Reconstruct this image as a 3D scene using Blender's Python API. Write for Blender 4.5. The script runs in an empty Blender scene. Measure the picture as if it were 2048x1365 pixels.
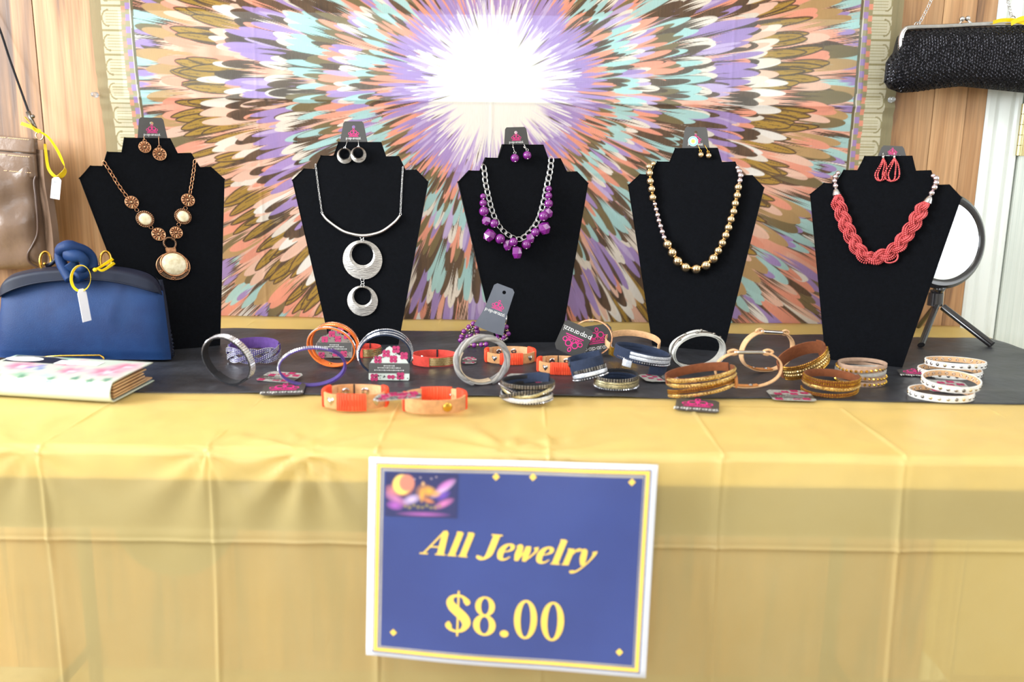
import bpy, math, random
import numpy as np
from mathutils import Vector, Matrix, geometry
random.seed(7)
C = bpy.context.scene.collection
sc = bpy.context.scene
V = Vector
pi = math.pi
R = math.radians

# ------------------------------------------------------------------ camera
F, PITCH, ROLL = 1700.0, R(11.3), R(0.75)
ZT = 0.74                    # height of the covered table top
CAMZ = ZT + 0.2717
_cr, _sr, _cp, _sp = math.cos(ROLL), math.sin(ROLL), math.cos(PITCH), math.sin(PITCH)
_f = V((0, _cp, -_sp)); _r0 = V((1, 0, 0)); _u0 = V((0, _sp, _cp))
_r = _r0*_cr + _u0*_sr; _u = _u0*_cr - _r0*_sr
CAM = V((0, 0, CAMZ))
cam = bpy.data.cameras.new('camera'); co = bpy.data.objects.new('camera', cam); C.objects.link(co)
M = Matrix.Identity(4)
for i, a in enumerate((_r, _u, -_f)):
    for j in range(3): M[j][i] = a[j]
M.translation = CAM
co.matrix_world = M
cam.sensor_width = 36; cam.lens = 36*F/2048; cam.clip_start = 0.02; cam.clip_end = 60
cam.dof.use_dof = True; cam.dof.focus_distance = 1.33; cam.dof.aperture_fstop = 3.6
sc.camera = co

# ------------------------------------------------------------------ light
sc.view_settings.view_transform = 'Standard'; sc.view_settings.look = 'None'
sc.view_settings.gamma = 1; sc.view_settings.use_curve_mapping = False
sc.view_settings.exposure = 0.52
w = bpy.data.worlds.new('daylight'); sc.world = w; w.use_nodes = True
w.node_tree.nodes['Background'].inputs[0].default_value = (0.80, 0.90, 1, 1)
w.node_tree.nodes['Background'].inputs[1].default_value = 2.0

def area(name, loc, target, sx, sy, power, col=(1, 1, 1)):
    l = bpy.data.lights.new(name, 'AREA'); l.shape = 'RECTANGLE'; l.size = sx; l.size_y = sy
    l.energy = power; l.color = col
    o = bpy.data.objects.new(name, l); C.objects.link(o); o.location = loc
    o.rotation_euler = (V(target) - V(loc)).to_track_quat('-Z', 'Y').to_euler()
    return o
area('daylight_window_left', (-2.22, 0.25, 1.62), (1.0, 0.55, 1.35), 1.25, 1.15, 80, (0.93, 0.97, 1))
area('daylight_window_rear', (-0.6, -2.5, 1.6), (0, 1, 0.95), 1.9, 1.3, 21, (0.95, 0.98, 1))
area('added_light_right', (2.32, 0.2, 1.62), (1.0, 0.5, 1.3), 1.2, 1.1, 9, (1, 0.98, 0.94))  # added light at an invented window, whitens what the mirror reflects
area('ceiling_area_light', (0.3, -0.2, 2.44), (0.3, -0.1, 0), 1.2, 0.6, 10, (1, 0.97, 0.92))  # soft area light just below the ceiling, no fixture modelled

# ------------------------------------------------------------------ pixel -> place on a real surface
def ray(px, py):
    return (_f + _r*((px-1024)/F) + _u*((682.5-py)/F))
def P(px, py, z=0.0):        # on the horizontal plane z above the table top
    d = ray(px, py); t = (ZT + z - CAM.z)/d.z
    return CAM + d*t
def W(px, py, D):            # on the vertical plane y = D
    d = ray(px, py); return CAM + d*(D/d.y)
def scale_at(p):             # photo pixels per metre at p
    return F/((p-CAM).dot(_f))
def on_plane(px, py, O, N):
    d = ray(px, py); t = (O-CAM).dot(N)/d.dot(N)
    return CAM + d*t

# ------------------------------------------------------------------ materials
def lin(c):
    return tuple((x/12.92 if x <= 0.04045 else ((x+0.055)/1.055)**2.4) for x in c)
def rgb(r, g, b): return (*lin((r/255, g/255, b/255)), 1)
def nt(m):
    m.use_nodes = True; t = m.node_tree
    return t, t.nodes, t.links, t.nodes['Principled BSDF']
def mat(name, c, rough=0.5, metal=0.0, c2=None, nscale=40, bump=0.0, bscale=200, sheen=0, coat=0, stretch=None, spec=None, emit=0, trans=0, ior=None):
    m = bpy.data.materials.new(name); t, N, L, b = nt(m)
    b.inputs['Base Color'].default_value = c; b.inputs['Roughness'].default_value = rough; b.inputs['Metallic'].default_value = metal
    if sheen: b.inputs['Sheen Weight'].default_value = sheen
    if coat: b.inputs['Coat Weight'].default_value = coat; b.inputs['Coat Roughness'].default_value = 0.1
    if spec is not None: b.inputs['Specular IOR Level'].default_value = spec
    if trans: b.inputs['Transmission Weight'].default_value = trans
    if ior: b.inputs['IOR'].default_value = ior
    tc = N.new('ShaderNodeTexCoord'); mp = N.new('ShaderNodeMapping'); L.new(tc.outputs['Object'], mp.inputs[0])
    if stretch: mp.inputs['Scale'].default_value = stretch
    nz = N.new('ShaderNodeTexNoise'); nz.inputs['Scale'].default_value = nscale; nz.inputs['Detail'].default_value = 4
    L.new(mp.outputs[0], nz.inputs[0])
    rp = N.new('ShaderNodeValToRGB'); e = rp.color_ramp.elements
    if c2 is None: c2 = tuple(x*0.82 for x in c[:3]) + (1,)
    e[0].position = 0.35; e[1].position = 0.65; e[0].color = c2; e[1].color = c
    L.new(nz.outputs[0], rp.inputs[0]); L.new(rp.outputs[0], b.inputs['Base Color'])
    if bump:
        n2 = N.new('ShaderNodeTexNoise'); n2.inputs['Scale'].default_value = bscale; n2.inputs['Detail'].default_value = 3
        L.new(mp.outputs[0], n2.inputs[0])
        bp = N.new('ShaderNodeBump'); bp.inputs['Strength'].default_value = bump; bp.inputs['Distance'].default_value = 0.002
        L.new(n2.outputs[0], bp.inputs['Height']); L.new(bp.outputs[0], b.inputs['Normal'])
    return m

# ------------------------------------------------------------------ mesh helper
class MB:
    def __init__(s): s.v = []; s.f = []; s.c = None
    def add(s, vs, fs):
        k = len(s.v); s.v += [tuple(x) for x in vs]; s.f += [tuple(i+k for i in f) for f in fs]; return s
    def build(s, name, m, parent=None, smooth=True, origin=None, angle=None):
        me = bpy.data.meshes.new(name)
        o0 = V(origin) if origin is not None else (parent_world(parent) if parent else V((0, 0, 0)))
        me.from_pydata([(a[0]-o0.x, a[1]-o0.y, a[2]-o0.z) for a in s.v], [], s.f)
        if smooth:
            me.polygons.foreach_set('use_smooth', [True]*len(me.polygons))
            if angle is not None: me.set_sharp_from_angle(angle=R(angle))
        me.materials.append(m); me.update()
        ob = bpy.data.objects.new(name, me); C.objects.link(ob)
        if parent: ob.parent = parent; ob.location = o0 - parent_world(parent)
        else: ob.location = o0
        return ob
_wl = {}
def parent_world(p):
    q = V((0, 0, 0))
    while p is not None:
        q = q + p.location; p = p.parent
    return q
def thing(name, label, cat, loc, group=None):
    o = bpy.data.objects.new(name, None); o.empty_display_size = 0.02; C.objects.link(o); o.location = loc
    return tag(o, label, cat, group)
def tag(o, label, cat, group=None):
    o['label'] = label; o['category'] = cat
    if group: o['group'] = group
    return o
def stuff(o): o['kind'] = 'stuff'; return o
def struct(o): o['kind'] = 'structure'; return o

def box(mb, x0, x1, y0, y1, z0, z1, b=0.0):
    if b <= 0:
        vs = [(x, y, z) for z in (z0, z1) for y in (y0, y1) for x in (x0, x1)]
        return mb.add(vs, [(0, 2, 3, 1), (4, 5, 7, 6), (0, 1, 5, 4), (2, 6, 7, 3), (0, 4, 6, 2), (1, 3, 7, 5)])
    import bmesh
    bm = bmesh.new(); bmesh.ops.create_cube(bm, size=1)
    for v in bm.verts:
        v.co = V(((x0+x1)/2+v.co.x*(x1-x0), (y0+y1)/2+v.co.y*(y1-y0), (z0+z1)/2+v.co.z*(z1-z0)))
    bmesh.ops.bevel(bm, geom=bm.edges[:], offset=b, segments=2, affect='EDGES')
    bm.verts.index_update()
    mb.add([v.co for v in bm.verts], [[v.index for v in f.verts] for f in bm.faces]); bm.free(); return mb
def obox(mb, Cc, X, Y, Z, hx, hy, hz):
    vs = [Cc + X*(sx*hx) + Y*(sy*hy) + Z*(sz*hz) for sz in (-1, 1) for sy in (-1, 1) for sx in (-1, 1)]
    return mb.add(vs, [(0, 2, 3, 1), (4, 5, 7, 6), (0, 1, 5, 4), (2, 6, 7, 3), (0, 4, 6, 2), (1, 3, 7, 5)])
def frames(path, closed):
    n = len(path); T = []
    for i in range(n):
        a = path[(i-1) % n] if (closed or i > 0) else path[i]
        b = path[(i+1) % n] if (closed or i < n-1) else path[i]
        t = (b-a); T.append(t.normalized() if t.length > 1e-12 else V((0, 0, 1)))
    u = T[0].orthogonal().normalized(); out = []
    for t in T:
        u = (u - t*u.dot(t)); u = u.normalized() if u.length > 1e-9 else t.orthogonal().normalized()
        out.append((t, u, t.cross(u)))
    return out
def tube(mb, path, r, seg=8, closed=False, ry=None):
    path = [V(p) for p in path]; n = len(path); fr = frames(path, closed); vs = []
    for i, (t, u, w_) in enumerate(fr):
        rr = r(i/(n-1)) if callable(r) else r
        for k in range(seg):
            a = 2*pi*k/seg; vs.append(path[i] + u*(rr*math.cos(a)) + w_*((ry or rr)*math.sin(a)))
    fs = []
    for i in range(n if closed else n-1):
        for k in range(seg):
            a = i*seg+k; b = i*seg+(k+1) % seg; c = ((i+1) % n)*seg+(k+1) % seg; d = ((i+1) % n)*seg+k
            fs.append((a, b, c, d))
    if not closed: fs += [tuple(range(seg))[::-1], tuple((n-1)*seg+k for k in range(seg))]
    return mb.add(vs, fs)
def ball(mb, c, r, seg=10, rings=6, sx=1, sy=1, sz=1):
    c = V(c); vs = [c+V((0, 0, r*sz))]
    for i in range(1, rings):
        th = pi*i/rings
        for k in range(seg):
            a = 2*pi*k/seg; vs.append(c+V((r*sx*math.sin(th)*math.cos(a), r*sy*math.sin(th)*math.sin(a), r*sz*math.cos(th))))
    vs.append(c-V((0, 0, r*sz))); L_ = len(vs)-1; fs = []
    for k in range(seg): fs.append((0, 1+k, 1+(k+1) % seg)); fs.append((L_, L_-seg+(k+1) % seg, L_-seg+k))
    for i in range(rings-2):
        for k in range(seg):
            a = 1+i*seg+k; b = 1+i*seg+(k+1) % seg; fs.append((a, a+seg, b+seg, b))
    return mb.add(vs, fs)
def lathe(mb, O, X, Y, Z, prof, seg=28, sx=1.0, sy=1.0):   # prof: (radius, height along Z)
    vs = []
    for (r, h) in prof:
        for k in range(seg):
            a = 2*pi*k/seg; vs.append(O + X*(r*sx*math.cos(a)) + Y*(r*sy*math.sin(a)) + Z*h)
    n = len(prof); fs = []
    for i in range(n-1):
        for k in range(seg): fs.append((i*seg+k, i*seg+(k+1) % seg, (i+1)*seg+(k+1) % seg, (i+1)*seg+k))
    if prof[0][0] > 1e-6: fs.append(tuple(range(seg))[::-1])
    if prof[-1][0] > 1e-6: fs.append(tuple((n-1)*seg+k for k in range(seg)))
    return mb.add(vs, fs)
def plate(mb, outer, holes, fr, th):   # outline with holes, fr(x,y,z)->world
    polys = [[V((x, y, 0)) for x, y in outer]] + [[V((x, y, 0)) for x, y in h] for h in holes]
    tris = geometry.tessellate_polygon(polys); pts = [p for q in polys for p in q]; n = len(pts)
    vs = [fr(p.x, p.y, 0) for p in pts] + [fr(p.x, p.y, th) for p in pts]
    fs = [tuple(t) for t in tris] + [tuple(i+n for i in reversed(t)) for t in tris]
    k = 0
    for q in polys:
        m_ = len(q)
        for i in range(m_): a, b = k+i, k+(i+1) % m_; fs.append((a, b, b+n, a+n))
        k += m_
    return mb.add(vs, fs)
def circ(cx, cy, r, n=14, ry=None): return [(cx+r*math.cos(2*pi*i/n), cy+(ry or r)*math.sin(2*pi*i/n)) for i in range(n)]
def smooth_pts(pts, n=6, closed=False):   # Catmull-Rom through tuples of any length
    out = []; m_ = len(pts)
    g = (lambda i: pts[i % m_]) if closed else (lambda i: pts[max(0, min(m_-1, i))])
    for i in range(m_ if closed else m_-1):
        a, b, c, d = g(i-1), g(i), g(i+1), g(i+2)
        for k in range(n):
            t = k/n; out.append(tuple(0.5*((2*q)+(-p+r_)*t+(2*p-5*q+4*r_-s)*t*t+(-p+3*q-3*r_+s)*t**3) for p, q, r_, s in zip(a, b, c, d)))
    if not closed: out.append(tuple(pts[-1]))
    return out
def vsmooth(pts, n=6, closed=False): return [V(p) for p in smooth_pts([tuple(p) for p in pts], n, closed)]
def grid_mesh(mb, rows):   # rows of equal-length point lists
    n, m_ = len(rows), len(rows[0])
    return mb.add([p for r_ in rows for p in r_], [(i*m_+j, i*m_+j+1, (i+1)*m_+j+1, (i+1)*m_+j) for i in range(n-1) for j in range(m_-1)])
# ---- flat print drawn as thin raised strips
def ribbon(mb, fr, pts, w_=None, z=0.0, closed=False):   # pts: (x,y) or (x,y,w)
    n = len(pts); vs = []
    for i in range(n):
        a = pts[(i-1) % n] if (closed or i > 0) else pts[i]; b = pts[(i+1) % n] if (closed or i < n-1) else pts[i]
        dx, dy = b[0]-a[0], b[1]-a[1]; l = math.hypot(dx, dy) or 1e-9; nx, ny = -dy/l, dx/l
        h = (pts[i][2] if len(pts[i]) > 2 else w_)/2
        vs += [fr(pts[i][0]+nx*h, pts[i][1]+ny*h, z), fr(pts[i][0]-nx*h, pts[i][1]-ny*h, z)]
    fs = [(2*i, 2*i+1, (2*((i+1) % n))+1, 2*((i+1) % n)) for i in range(n if closed else n-1)]
    return mb.add(vs, fs)
def poly(mb, fr, pts, z=0.0): return mb.add([fr(x, y, z) for x, y in pts], [tuple(range(len(pts)))])
def ring2(mb, fr, cx, cy, r, w_, z=0.0, n=20, ry=None): return ribbon(mb, fr, circ(cx, cy, r, n, ry), w_, z, True)
def colour_attr(ob, cols, name='Col'):
    a = ob.data.color_attributes.new(name, 'FLOAT_COLOR', 'POINT')
    c = np.ones((len(ob.data.vertices), 4), dtype=np.float32); c[:, :3] = cols; a.data.foreach_set('color', c.ravel())
def attr_mat(name, rough=0.8, coat=0):
    m = bpy.data.materials.new(name); t, N, L, b = nt(m); b.inputs['Roughness'].default_value = rough
    if coat: b.inputs['Coat Weight'].default_value = coat
    a = N.new('ShaderNodeVertexColor'); a.layer_name = 'Col'; L.new(a.outputs[0], b.inputs['Base Color']); return m
# ================================================================== ROOM
YW = 1.578                    # face of the plank wall
def wood_mat():
    m = bpy.data.materials.new('oak_plank'); t, N, L, b = nt(m)
    tc = N.new('ShaderNodeTexCoord'); oi = N.new('ShaderNodeObjectInfo'); mp = N.new('ShaderNodeMapping')
    ad = N.new('ShaderNodeVectorMath'); ad.operation = 'ADD'
    mu = N.new('ShaderNodeVectorMath'); mu.operation = 'SCALE'; mu.inputs[0].default_value = (3.1, 0, 17.3); L.new(oi.outputs['Random'], mu.inputs['Scale'])
    L.new(tc.outputs['Object'], ad.inputs[0]); L.new(mu.outputs[0], ad.inputs[1]); L.new(ad.outputs[0], mp.inputs[0])
    mp.inputs['Scale'].default_value = (24, 24, 1.6)
    n1 = N.new('ShaderNodeTexNoise'); n1.inputs['Scale'].default_value = 1.0; n1.inputs['Detail'].default_value = 5; n1.inputs['Distortion'].default_value = 1.3
    L.new(mp.outputs[0], n1.inputs[0])
    m2 = N.new('ShaderNodeMapping'); m2.inputs['Scale'].default_value = (260, 260, 7); L.new(ad.outputs[0], m2.inputs[0])
    n2 = N.new('ShaderNodeTexNoise'); n2.inputs['Scale'].default_value = 1; n2.inputs['Detail'].default_value = 2; L.new(m2.outputs[0], n2.inputs[0])
    rp = N.new('ShaderNodeValToRGB'); e = rp.color_ramp.elements
    e[0].position = 0.30; e[0].color = rgb(98, 70, 50); e[1].position = 0.72; e[1].color = rgb(192, 150, 106)
    q = rp.color_ramp.elements.new(0.46); q.color = rgb(162, 118, 76)
    L.new(n1.outputs[0], rp.inputs[0])
    mx = N.new('ShaderNodeMixRGB'); mx.blend_type = 'OVERLAY'; mx.inputs[0].default_value = 0.45
    L.new(rp.outputs[0], mx.inputs[1]); L.new(n2.outputs[0], mx.inputs[2])
    hs = N.new('ShaderNodeHueSaturation'); mr = N.new('ShaderNodeMapRange'); mr.inputs[3].default_value = 0.85; mr.inputs[4].default_value = 1.15
    L.new(oi.outputs['Random'], mr.inputs[0]); L.new(mr.outputs[0], hs.inputs['Value']); L.new(mx.outputs[0], hs.inputs['Color'])
    L.new(hs.outputs[0], b.inputs['Base Color']); b.inputs['Roughness'].default_value = 0.42
    bp = N.new('ShaderNodeBump'); bp.inputs['Strength'].default_value = 0.15; bp.inputs['Distance'].default_value = 0.001
    L.new(n2.outputs[0], bp.inputs['Height']); L.new(bp.outputs[0], b.inputs['Normal'])
    return m
M_wood = wood_mat()
M_paint = mat('warm_white_wall_paint', rgb(225, 224, 218), 0.7)
M_door = mat('white_door_paint', rgb(208, 213, 205), 0.45, c2=rgb(192, 200, 192), nscale=1, stretch=(420, 420, 3), bump=0.35, bscale=1)
M_trim = mat('white_trim_paint', rgb(222, 226, 220), 0.45, c2=rgb(216, 220, 214), nscale=3)
M_floor = mat('grey_floor', rgb(176, 168, 156), 0.6)
M_ceil = mat('ceiling_paint', rgb(235, 235, 232), 0.8)
M_brass = mat('satin_brass', rgb(205, 190, 140), 0.3, 1.0)
XL, XR, YR, ZC = -2.3, 2.4, -2.7, 2.5
def slab(name, *a): return struct(box(MB(), *a).build(name, a[6] if len(a) > 6 else M_paint, smooth=False)) if False else None
def mk(name, m, *a): return struct(box(MB(), *a).build(name, m, smooth=False))
mk('floor', M_floor, XL-.1, XR+.1, YR-.1, YW+.12, -0.06, 0)
mk('ceiling', M_ceil, XL-.1, XR+.1, YR-.1, YW+.12, ZC, ZC+.06)
wb = mk('wall_back', M_paint, XL-.1, XR+.1, YW+.012, YW+.12, 0, ZC)
def holed_wall(name, axis, c0, c1, lo, hi, h0, h1, z0, z1):   # wall with one window opening
    mb = MB()
    for (a, b, p, q) in ((lo, h0, 0, ZC), (h1, hi, 0, ZC), (h0, h1, 0, z0), (h0, h1, z1, ZC)):
        if axis == 'x': box(mb, c0, c1, a, b, p, q)
        else: box(mb, a, b, c0, c1, p, q)
    return struct(mb.build(name, M_paint, smooth=False))
holed_wall('wall_left', 'x', XL-.1, XL, YR-.1, YW+.12, -0.4, 0.9, 1.0, 2.2)
holed_wall('wall_right', 'x', XR, XR+.1, YR-.1, YW+.12, -0.45, 0.85, 1.0, 2.2)  # this opening is invented, it gives the mirror something bright to reflect
holed_wall('wall_front', 'y', YR-.1, YR, XL-.1, XR+.1, -1.6, 0.4, 0.95, 2.25)
def window(name, axis, c, a0, a1, z0, z1):
    e = bpy.data.objects.new(name, None); C.objects.link(e); struct(e)
    for (p, q, r_, s) in ((a0, a1, z0, z0+.05), (a0, a1, z1-.05, z1), (a0, a0+.05, z0, z1), (a1-.05, a1, z0, z1), ((a0+a1)/2-.02, (a0+a1)/2+.02, z0, z1)):
        mb = MB()
        if axis == 'x': box(mb, c-.02, c+.02, p, q, r_, s, .004)
        else: box(mb, p, q, c-.02, c+.02, r_, s, .004)
        mb.build('window_frame', M_trim, e, smooth=False)
window('window_1', 'x', XL-.05, -0.4, 0.9, 1.0, 2.2)
window('added_window_right', 'x', XR+.05, -0.45, 0.85, 1.0, 2.2)  # unseen frame added around the invented opening on the right
window('window_2', 'y', YR-.05, -1.6, 0.4, 0.95, 2.25)

# planks on the back wall, each one a board of its own
xe = W(1975, 190, YW).x       # where the door casing starts
x = -1.42; bounds = [W(82, 200, YW).x, W(1857, 300, YW).x]
edges = []
xx = bounds[0]
while xx > XL: edges.append(xx); xx -= 0.152
edges = sorted(edges); xx = bounds[0]+0.152
while xx < bounds[1]-0.06: edges.append(xx); xx += 0.152
edges.append(bounds[1]); edges.append(W(1900, 300, YW).x + .02); edges.append(xe)
for i in range(len(edges)-1):
    zs = [0, 0.42+0.25*((i*37) % 10)/10, 1.75+0.3*((i*13) % 10)/10, ZC]
    for k in range(3):
        d = 0.0006*((i*7+k*3) % 3)
        mb = box(MB(), edges[i]+.0006, edges[i+1]-.0006, YW-d, YW+.0115, zs[k]+.0006, zs[k+1]-.0006)
        mb.build('plank', M_wood, wb, smooth=False, origin=((edges[i]+edges[i+1])/2, YW, zs[k]))

# door casing (moulded profile) and the door leaf
xd = xe + 0.062
prof = [(0, 0), (0, -.012), (.004, -.0155), (.014, -.0165), (.018, -.013), (.023, -.013), (.027, -.0165), (.040, -.018), (.046, -.0135), (.050, -.0135), (.054, -.018), (.060, -.018), (.0625, -.015), (.0625, 0)]
mb = MB(); grid_mesh(mb, [[(xe+p, YW+.0115+q, z) for p, q in prof] for z in (0.0, 2.1)])
struct(mb.build('trim_1', M_trim, smooth=True, angle=35))
dr = bpy.data.objects.new('door_1', None); C.objects.link(dr); dr.location = (xd+.42, YW, 0); struct(dr)
box(MB(), xd+.004, xd+.84, YW-.004, YW+.011, 0.01, 2.04, .0015).build('door_leaf', M_door, dr, smooth=False)
hz0, hz1 = W(2035, 312, YW).z, W(2035, 208, YW).z
box(MB(), xd+.006, xd+.03, YW-.0055, YW-.003, hz0, hz1).build('hinge_plate', M_brass, dr, smooth=False)
for k in range(5):
    a = hz0+(hz1-hz0)*k/5
    tube(MB(), [(xd+.002, YW-.0085, a+.0006), (xd+.002, YW-.0085, a+(hz1-hz0)/5-.0006)], .0052, 12).build('hinge_knuckle', M_brass, dr, angle=40)
# second moulding strip on top of the casing edge (door stop)
mk('trim_2', M_trim, xd+.84, xd+.90, YW-.006, YW+.0115, 0, 2.1)
# white board added behind the thin cloth to brighten its upper band
mk('cloth_backing_board', M_trim, W(240, 30, YW).x, W(1716, 205, YW).x, YW-.008, YW-.0015, W(985, 204, YW-.008).z, W(985, 30, YW-.008).z)

# ================================================================== TAPESTRY
YT = YW-.0135
tx0, tx1 = W(183, 60, YT).x, W(1803, 60, YT).x
tz1 = W(985, -60, YT).z; tz0 = ZT-.03
SC = 1118.0
cx0, cz0 = W(987, 172, YT).x, W(987, 172, YT).z
NX, NZ = 1180, int(1180*(tz1-tz0)/(tx1-tx0))
def tapestry():
    Wpx, Hpx = (tx1-tx0)*SC, (tz1-tz0)*SC
    st = Wpx/(NX-1)
    U = np.linspace(0, Wpx, NX); Vv = np.linspace(0, Hpx, NZ)      # U right, V up
    ox, oz = (cx0-tx0)*SC, (cz0-tz0)*SC
    rs = np.random.RandomState(3)
    col = {'coral': (246, 164, 138), 'peach': (247, 205, 182), 'cream': (244, 236, 222), 'white': (250, 248, 240), 'cyan': (176, 222, 220),
           'olive': (122, 110, 76), 'brown': (88, 72, 58), 'purple': (170, 146, 208), 'lilac': (200, 182, 226), 'gold': (176, 142, 60), 'tan': (192, 158, 108), 'dark': (74, 62, 52)}
    col = {k: np.array(lin([x/255 for x in v])) for k, v in col.items()}
    # smooth noise
    def noise(n1, n2):
        g = rs.rand(n2+2, n1+2); xi = np.linspace(0, n1, NX); zi = np.linspace(0, n2, NZ)
        x0 = xi.astype(int); z0 = zi.astype(int); fx = (xi-x0)[None]; fz = (zi-z0)[:, None]
        fx = fx*fx*(3-2*fx); fz = fz*fz*(3-2*fz)
        return (g[z0][:, x0]*(1-fx)+g[z0][:, x0+1]*fx)*(1-fz)+(g[z0+1][:, x0]*(1-fx)+g[z0+1][:, x0+1]*fx)*fz
    n_ = noise(60, 26)[..., None]
    img = col['coral']*(1-n_)+col['peach']*n_
    def petal(th, rt, Ln, wd, c, root=None, style=0, bend=0.0):
        ct, sn = math.cos(th), math.sin(th)
        tx, tz = ox+rt*ct, oz+rt*sn; bx, bz = tx-Ln*ct, tz-Ln*sn
        pad = wd
        i0 = max(0, int((min(tx, bx)-pad)/st)); i1 = min(NX, int((max(tx, bx)+pad)/st)+2)
        j0 = max(0, int((min(tz, bz)-pad)/st)); j1 = min(NZ, int((max(tz, bz)+pad)/st)+2)
        if i1 <= i0 or j1 <= j0: return
        X = U[i0:i1][None]-bx; Z = Vv[j0:j1][:, None]-bz
        a = (X*ct+Z*sn)/Ln; b = (-X*sn+Z*ct) + bend*wd*np.sin(np.clip(a, 0, 1)*pi)
        ac = np.clip(a, 0, 1)
        hw = wd/2*np.clip(1-(np.clip(ac-0.58, 0, 1)/0.42)**2.6, 0, 1)**.55*(ac > 0.58)+wd/2*(0.3+0.7*np.sin(np.clip(ac/0.58, 0, 1)*pi/2))*(ac <= 0.58)
        inside = np.clip((hw-np.abs(b))/st+0.5, 0, 1)*((a > 0) & (a < 1.0))
        ph = rs.rand()*50
        streak = 0.5+0.5*np.sin(b/st*1.55+ph)*np.cos(b/st*0.63+ph*2)
        fade = np.clip((ac*1.9-streak*1.0)*2.6, 0, 1)
        cc = col[c][None, None]*(0.94+0.12*rs.rand()) + 0*ac[..., None]
        if root is not None:
            mfac = np.clip((0.74-ac+0.30*(streak-0.5)*1.6)*5, 0, 1)[..., None]
            cc = cc*(1-mfac)+col[root][None, None]*mfac
        if style == 1:     # outlined feather with streaks
            edge = np.clip((np.abs(b)-(hw-3.4))/1.6, 0, 1)*(ac > .35)
            sk = (np.sin(b*1.1+ac*7+ph) > 0.55)*(np.sin(ac*23+b*.4+ph) > -.35)*(ac > .3)*0.75
            e = np.maximum(edge, sk*0.8)[..., None]
            cc = cc*(1-e)+col['dark'][None, None]*e
            wf = np.clip((0.42-ac+.2*(streak-.5))*5, 0, 1)[..., None]; cc = cc*(1-wf)+col['cream'][None, None]*wf
        al = (inside*fade)[..., None]
        img[j0:j1, i0:i1] = img[j0:j1, i0:i1]*(1-al)+cc*al
    Q = []
    def ringof(rt, Ln, wd, cs, root=None, jit=10, style=0, dens=1.0, bend=.25):
        n = int(2*pi*rt/(wd*0.84)*dens)
        off = rs.rand()
        for k in range(n):
            th = 2*pi*(k+off+0.8*rs.rand())/n
            rr = rt*(1+.03*math.cos(4*th)) + jit*(rs.rand()-.5)*2 + 9*math.sin(th*11+rt)
            if rr*abs(math.cos(th)) > 880 or rr*abs(math.sin(th)) > 640: continue
            c = cs[rs.randint(len(cs))] if isinstance(cs, (list, tuple)) else cs
            Q.append((th+0.10*(rs.rand()-.5), rr, Ln*(1.0+.55*rs.rand()), wd*(.55+.28*rs.rand()), c, root, style, bend*(rs.rand()-.5)*2))
    def flush():
        Q.sort(key=lambda q: -q[1]+rs.rand()*10)
        for q in Q:
            if q[3] > 12 and q[4] in ('cyan', 'purple', 'olive', 'cream', 'gold') and rs.rand() < .42:
                petal(q[0]+.012*(rs.rand()-.5), q[1]-q[2]*.16, q[2]*1.05, q[3]*1.45, 'dark' if rs.rand() < .3 else 'brown', None, 0, q[7])
            petal(*q)
        Q.clear()
    for rt in (1010, 950, 890): ringof(rt, 150, 24, ['purple', 'coral', 'brown', 'olive', 'cream'], None, 25)
    ringof(840, 150, 24, ['coral', 'peach', 'olive'], 'brown', 20); ringof(800, 130, 24, ['purple', 'brown', 'coral'], None, 20)
    flush()
    ringof(770, 130, 27, ['coral', 'white', 'peach'], 'brown', 14); ringof(728, 95, 25, ['cyan'], None, 14, dens=.9); ringof(700, 40, 16, ['purple'], None, 8, dens=.5)
    flush(); ringof(686, 110, 34, ['tan', 'tan', 'tan', 'olive'], None, 12); ringof(650, 80, 24, ['peach', 'coral'], None, 10, dens=.8); flush()
    ringof(624, 130, 27, ['gold'], None, 16, 1, 1.0, .4); ringof(590, 120, 25, ['gold'], None, 14, 1, .8, .4); flush()
    ringof(556, 120, 24, ['white', 'cream', 'peach'], None, 16, dens=1.1); ringof(528, 90, 20, ['peach', 'coral', 'cream'], None, 8, dens=.7); flush()
    ringof(520, 84, 26, ['brown', 'dark'], None, 12, dens=.95); ringof(498, 90, 20, ['coral', 'peach'], 'brown', 12, dens=.5); flush()
    ringof(496, 140, 21, ['purple'], None, 24, dens=1.1); ringof(470, 110, 13, ['brown', 'lilac'], None, 20, dens=.5); flush()
    ringof(438, 92, 24, ['cream'], 'brown', 14, dens=.95); ringof(424, 90, 22, ['brown', 'dark', 'brown'], None, 14, dens=.5); flush()
    ringof(404, 100, 20, ['cyan'], None, 22, dens=.95); ringof(386, 90, 20, ['olive', 'brown'], None, 20, dens=.5); flush()
    ringof(356, 110, 19, ['olive', 'brown', 'olive'], None, 22, dens=.95); ringof(340, 120, 15, ['coral'], None, 20, dens=.9)
    flush(); ringof(318, 100, 15, ['purple', 'lilac'], None, 16, dens=.75); ringof(304, 90, 18, ['cream'], 'brown', 14, dens=.8); flush()
    ringof(280, 84, 15, ['cyan'], None, 16, dens=1.05); ringof(262, 80, 15, ['olive', 'cyan', 'olive', 'brown'], None, 16, dens=.8); flush()
    ringof(238, 80, 10, ['brown', 'olive', 'dark'], None, 14, dens=.8); ringof(236, 130, 12, ['coral'], None, 18, dens=1.2); flush()
    ringof(210, 120, 9, ['purple'], None, 20, dens=1.3, bend=.1); ringof(186, 110, 7, ['purple', 'lilac', 'purple'], None, 18, dens=1.1, bend=.1)
    ringof(150, 90, 4, ['brown'], None, 22, dens=.10, bend=.1)
    ringof(164, 90, 6, ['lilac', 'purple', 'white'], None, 16, dens=1.2, bend=.1); ringof(140, 80, 4.5, ['lilac', 'white', 'white'], None, 20, dens=1.4, bend=.1); flush()
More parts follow.
